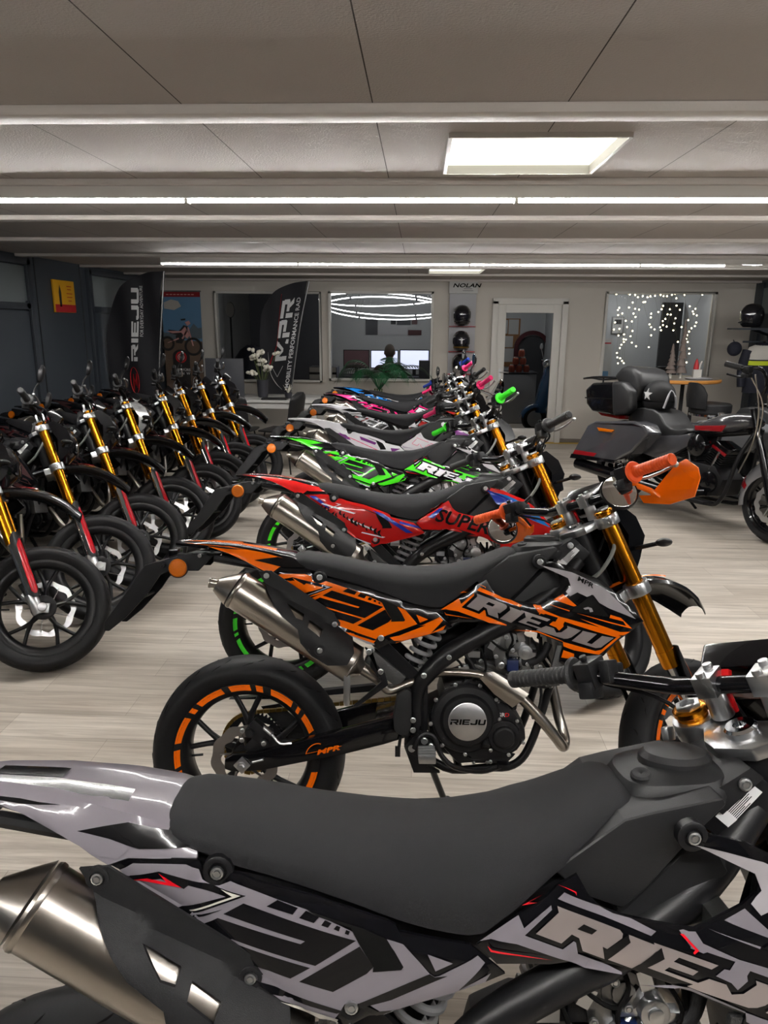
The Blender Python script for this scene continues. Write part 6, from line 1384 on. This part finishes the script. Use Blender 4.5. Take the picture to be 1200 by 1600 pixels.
    # V-twin
    en = MB(); en.prism([(.75, .30), (.72, .44), (.82, .52), (1.2, .52), (1.3, .42), (1.26, .28), (1.1, .24), (.85, .24)], -.13, .13); e_ = en.obj('engine', 'engine_black', t, bevel=.02)
    for o_, ax in ((Vector((.93, 0, .48)), Vector((-.36, 0, .93))), (Vector((1.12, 0, .48)), Vector((.40, 0, .92)))):
        c = MB(); rot = Matrix.Rotation(math.atan2(ax.x, ax.z), 3, 'Y')
        for k in range(8): c.box(o_+ax*(.03+k*.019), (.15, .19, .009), rot)
        c.box(o_+ax*.1, (.12, .15, .2), rot); cy = c.obj('cylinder', 'engine_black', e_, bevel=.002); c = MB(); c.box(o_+ax*.205, (.15, .19, .05), rot); c.obj('rocker_cover', 'gloss_black', e_, bevel=.015)
        for s in (-1, 1): c = MB(); c.box(o_+ax*.178+Vector((0, s*.097, 0)), (.15, .012, .022), rot); c.obj('red_accent', 'cruiser_red', e_); c = MB(); c.cyl(o_+ax*.0+Vector((.03, s*.12, 0)), o_+ax*.17+Vector((.02, s*.11, 0)), .011, n=8); c.obj('pushrod_tube', 'chrome', e_)
    for x, z, r_ in ((1.17, .38, .09), (.86, .36, .10)): c = MB(); c.lathe([(r_, 0), (r_*.95, .03), (r_*.6, .04), (0, .04)], (x, -.12, z), (0, -1, 0), 28); c.obj('engine_cover', 'gloss_black', e_)
    c = MB(); c.lathe([(.09, 0), (.09, .05), (.07, .065), (0, .065)], (1.03, -.13, .66), (0, -1, 0), 28); c.obj('air_cleaner', 'gloss_black', e_)
    a = MB(); 
    for s in (-1, 1): a.tube([(1.45, s*.03, .85), (1.38, s*.10, .6), (1.32, s*.13, .28), (1.15, s*.13, .2), (.5, s*.12, .22), (.3, s*.12, .35), (.4, s*.1, .6), (1.4, s*.05, .82)], .017, 8, sub=4)
    a.obj('frame', 'satin_black', t)
    for s in (-1, 1): a = MB(); a.box((1.15, s*.27, .24), (.34, .12, .02)); a.obj('floorboard', 'satin_black', t, bevel=.006)
    a = MB(); secs = []
    for k in range(15):
        an = PI*(.10+.98*k/14); r_ = .362; secs.append([(1.73+(r_-.10*c_*c_)*math.cos(an), .085*c_, .315+(r_-.13*c_*c_)*math.sin(an)) for c_ in (-1, -.7, 0, .7, 1)]+[(1.73+(r_-.008-.10*c_*c_)*math.cos(an), .08*c_, .315+(r_-.008-.13*c_*c_)*math.sin(an)) for c_ in (1, .7, 0, -.7, -1)])
    a.loft(secs); ff = a.obj('front_fender', 'cruiser_silver', t, ang=60)
    a = MB(); V = []
    for k in range(5): an = PI*(.86+.05*k/4); V.append([(1.73+(0.3655-.10*c_*c_)*math.cos(an), .088*c_, .315+(0.3655-.13*c_*c_)*math.sin(an)) for c_ in (-1, -.7, 0, .7, 1)])
    a.loft(V, False, False); a.obj('red_stripe', 'cruiser_red', ff)
    a = MB(); a.tube([(1.42, -.45, 1.32), (1.54, -.43, 1.30), (1.62, -.33, 1.30), (1.55, -.15, 1.18), (1.46, -.1, 1.05), (1.46, .1, 1.05), (1.55, .15, 1.18), (1.62, .33, 1.30), (1.54, .43, 1.30), (1.42, .45, 1.32)], .014, 10, sub=4); hb = a.obj('handlebar', 'gloss_black', t)
    for s in (-1, 1):
        MB().cyl((1.41, s*.452, 1.322), (1.535, s*.431, 1.301), .021, n=16).obj('grip', 'g_black', hb); a = MB(); a.box((1.57, s*.41, 1.29), (.06, .05, .05)); a.box((1.56, s*.40, 1.25), (.07, .05, .03)); a.obj('switchgear', 'engine_black', hb, bevel=.008)
        a = MB(); a.tube([(1.6, s*.40, 1.27), (1.55, s*.43, 1.235), (1.44, s*.46, 1.25)], .008, 8, sub=3); a.obj('lever', 'satin_black', hb)
        a = MB(); a.tube([(1.60, s*.36, 1.26), (1.56, s*.2, 1.0), (1.50, s*.12, .75), (1.42, s*.12, .5)], .006, 6, sub=5); a.tube([(1.57, s*.38, 1.26), (1.62, s*.25, 1.05), (1.55, s*.14, .8)], .005, 6, sub=5); a.obj('control_cable', 'steel', hb)
    a = MB(); secs = []
    for x, zb, zt, w_ in ((1.60, 1.02, 1.18, .10), (1.63, .92, 1.28, .23), (1.69, .89, 1.31, .27), (1.75, .92, 1.27, .24), (1.79, 1.0, 1.18, .13)): secs.append([(x, w_*math.cos(q), (zb+zt)/2+(zt-zb)/2*math.sin(q)) for q in [2*PI*k/28 for k in range(28)]])
    a.loft(secs); fa_ = a.obj('headlight_fairing', 'cruiser_grey', t, ang=60)
    a = MB(); a.lathe([(.085, 0), (.08, .02), (.05, .035), (0, .04)], (1.775, 0, 1.08), (1, 0, -.1), 28); a.obj('headlight', 'mirror', fa_)
    a = MB(); a.prism([(1.66, 1.29), (1.72, 1.27), (1.66, 1.42), (1.65, 1.42)], -.20, .20); a.obj('windscreen', 'visor', fa_, bevel=.01)
    a = MB(); a.tube([(.6, .15, .24), (.65, .3, .1), (.68, .36, .028)], .012, 8); a.obj('kickstand', 'satin_black', t)
    return t
tb = touring('large dark grey touring motorcycle with top case and saddlebags at the right', (1.917, 6.978, 0), -61.9, 4, True, 'cruiser_grey', 'touring motorcycles')
touring('silver grey touring motorcycle mostly hidden behind the dark one', (2.92, 7.14, 0), -61.9, 4, False, 'cruiser_silver', 'touring motorcycles')
# open-face helmet with star, lying on the passenger seat
Mt = Matrix.Translation((1.917, 6.978, 0)) @ Matrix.Rotation(R(-61.9), 4, 'Z') @ Matrix.Rotation(-R(4), 4, 'X')
pos = Mt @ Vector((.43, -.04, .90))
t = thing('open_face_helmet', 'black open-face helmet with white star on the seat of the touring bike', 'helmet', pos, R(-61.9))
a = MB(); secs = []
for k in range(15):
    th = PI*.60*k/14; secs.append([(.150*math.sin(th)*math.cos(q), .128*math.sin(th)*math.sin(q), .118+.135*math.cos(th)) for q in [2*PI*j/32 for j in range(32)]])
a.loft(secs[::-1]); a.lathe([(.10, .0), (.13, .02), (.14, .07)], (0, 0, .0), (0, 0, 1), 32); a.obj('shell', 'matte_black', t, ang=60)
a = MB(); c0 = Vector((-.02, 0, .13)); V = [];
for k in range(10): an = PI/2+k*PI/5; r_ = .058 if k % 2 == 0 else .024; V.append((r_*math.cos(an), r_*math.sin(an)))
def onh(u, v): x, z = u-.015, v+.012; y = -.130*math.sqrt(max(0, 1-(x/.152)**2-(z/.137)**2)); return (x, y, .118+z)
V3 = [onh(u, v) for u, v in V]+[onh(0, 0)]; a.add(V3, [(i, (i+1) % 10, 10) for i in range(10)]); a.obj('star', 'print_white', t)
a = MB(); a.tube([(.135, -.07, .02), (.145, -.05, .10), (.13, 0, .17), (.145, .05, .10), (.135, .07, .02)], .010, 8, sub=4); a.obj('edge_trim', 'board_grey', t)

# ------------------------------------------------------------------ right wall: helmets and jacket
t = thing('clothes_rack', 'dark metal stand with a rail for clothes at the right edge', 'rack', (4.12, 9.05, 0)); a = MB(); a.box((.10, .2, .77), (.05, .05, 1.5)); a.box((.10, .2, .015), (.4, .4, .03)); a.obj('post', 'wall_dark2', t)
a = MB(); a.cyl((-.25, .05, 1.44), (.3, .05, 1.44), .012); a.box((.10, .12, 1.44), (.03, .16, .03)); a.obj('hanger_rail', 'wall_dark2', t)
s_ = thing('wall_shelf', 'dark wall shelf carrying two helmets at the right edge', 'shelf', (4.08, 9.05, 1.59)); MB().box((0, 0, 0), (.74, .32, .02)).obj('board', 'wall_dark2', s_)
for y in (-.12, .12): MB().prism([(.36, -.01), (.36, -.16), (.33, -.16), (-.1, -.02), (-.1, -.01)], y-.01, y+.01).obj('bracket', 'wall_dark2', s_)
mk_helmet('dark helmet on the wall shelf seen from the side, left of the pair', (3.92, 9.05, 1.61), R(-70), grp='helmets on the right rack'); mk_helmet('dark helmet on the wall shelf at the very right edge', (4.24, 9.0, 1.61), R(-30), grp='helmets on the right rack')
t = thing('jacket', 'dark jacket with white shoulders and lime band hanging at the right edge', 'jacket', (4.08, 8.98, 0)); a = MB(); secs = []
for z, w_, d_ in ((.85, .20, .09), (1.1, .20, .10), (1.3, .21, .10), (1.38, .17, .08), (1.43, .07, .05)): secs.append([(w_*math.cos(q), d_*math.sin(q), z) for q in [2*PI*k/24 for k in range(24)]])
a.loft(secs); j = a.obj('body', 'cloth_navy', t, ang=60)
a = MB(); a.loft([[(w_*math.cos(q), d_*math.sin(q), z) for q in [2*PI*k/24 for k in range(24)]] for z, w_, d_ in ((1.24, .216, .106), (1.30, .217, .107), (1.38, .177, .086), (1.41, .11, .06))], False); a.obj('white_yoke', 'jacket_white', j, ang=60)
a = MB(); a.loft([[(w_*math.cos(q), d_*math.sin(q), z) for q in [2*PI*k/24 for k in range(24)]] for z, w_, d_ in ((1.175, .214, .108), (1.225, .216, .108))], False); a.obj('lime_band', 'jacket_lime', j, ang=60)
a = MB(); a.tube([(0, .05, 1.44), (0, 0, 1.45), (0, -.02, 1.43)], .006, 6); a.obj('hanger', 'matte_black', j)
for s in (-1, 1): a = MB(); a.tube([(s*.19, 0, 1.34), (s*.24, -.02, 1.15), (s*.24, -.05, .92)], [.06, .055, .045], 12, sub=3); a.obj('sleeve', 'cloth_navy', t)
a = MB(); a.ball((0, 0, 0), (.085, .06, .085), 16, 10); t = a.obj('cap', 'cloth_navy', ang=60); t.location = (3.74, 9.0, 1.36); tag(t, 'dark round cap hanging left of the jacket on the rack', 'cap')
MBc = MB(); MBc.cyl((0, 0, .06), (0, .06, .10), .006); o = MBc.obj('hook', 'wall_dark2', t)
# ------------------------------------------------------------------ camera, world
cam = bpy.data.cameras.new('camera'); co = bpy.data.objects.new('camera', cam); COL.objects.link(co)
cam.sensor_fit = 'HORIZONTAL'; cam.sensor_width = 36.; cam.lens = 36.*1130/1200; cam.clip_start = .05
PITCH, YAW, ROLL = R(14.6), R(2.65), R(.43)
f = Vector((-math.sin(YAW)*math.cos(PITCH), math.cos(YAW)*math.cos(PITCH), -math.sin(PITCH)))
r = Vector((math.cos(YAW), math.sin(YAW), 0)); u = r.cross(f)
r2 = r*math.cos(ROLL)+u*math.sin(ROLL); u2 = u*math.cos(ROLL)-r*math.sin(ROLL)
mw = Matrix.Identity(4)
for i in range(3): mw[i][0], mw[i][1], mw[i][2] = r2[i], u2[i], -f[i]
mw.translation = (0, 0, 1.62); co.matrix_world = mw; SC.camera = co
w = bpy.data.worlds.new('world'); SC.world = w; w.use_nodes = True; w.node_tree.nodes['Background'].inputs['Color'].default_value = (.02, .022, .025, 1); w.node_tree.nodes['Background'].inputs['Strength'].default_value = 1
vs = SC.view_settings; vs.view_transform = 'Standard'; vs.look = 'None'; vs.gamma = 1; vs.use_curve_mapping = False; vs.exposure = .2
SC.cycles.max_bounces = 8; SC.cycles.transmission_bounces = 6; SC.cycles.diffuse_bounces = 4; SC.cycles.glossy_bounces = 4; SC.cycles.sample_clamp_indirect = 6; SC.cycles.caustics_reflective = False; SC.cycles.caustics_refractive = False
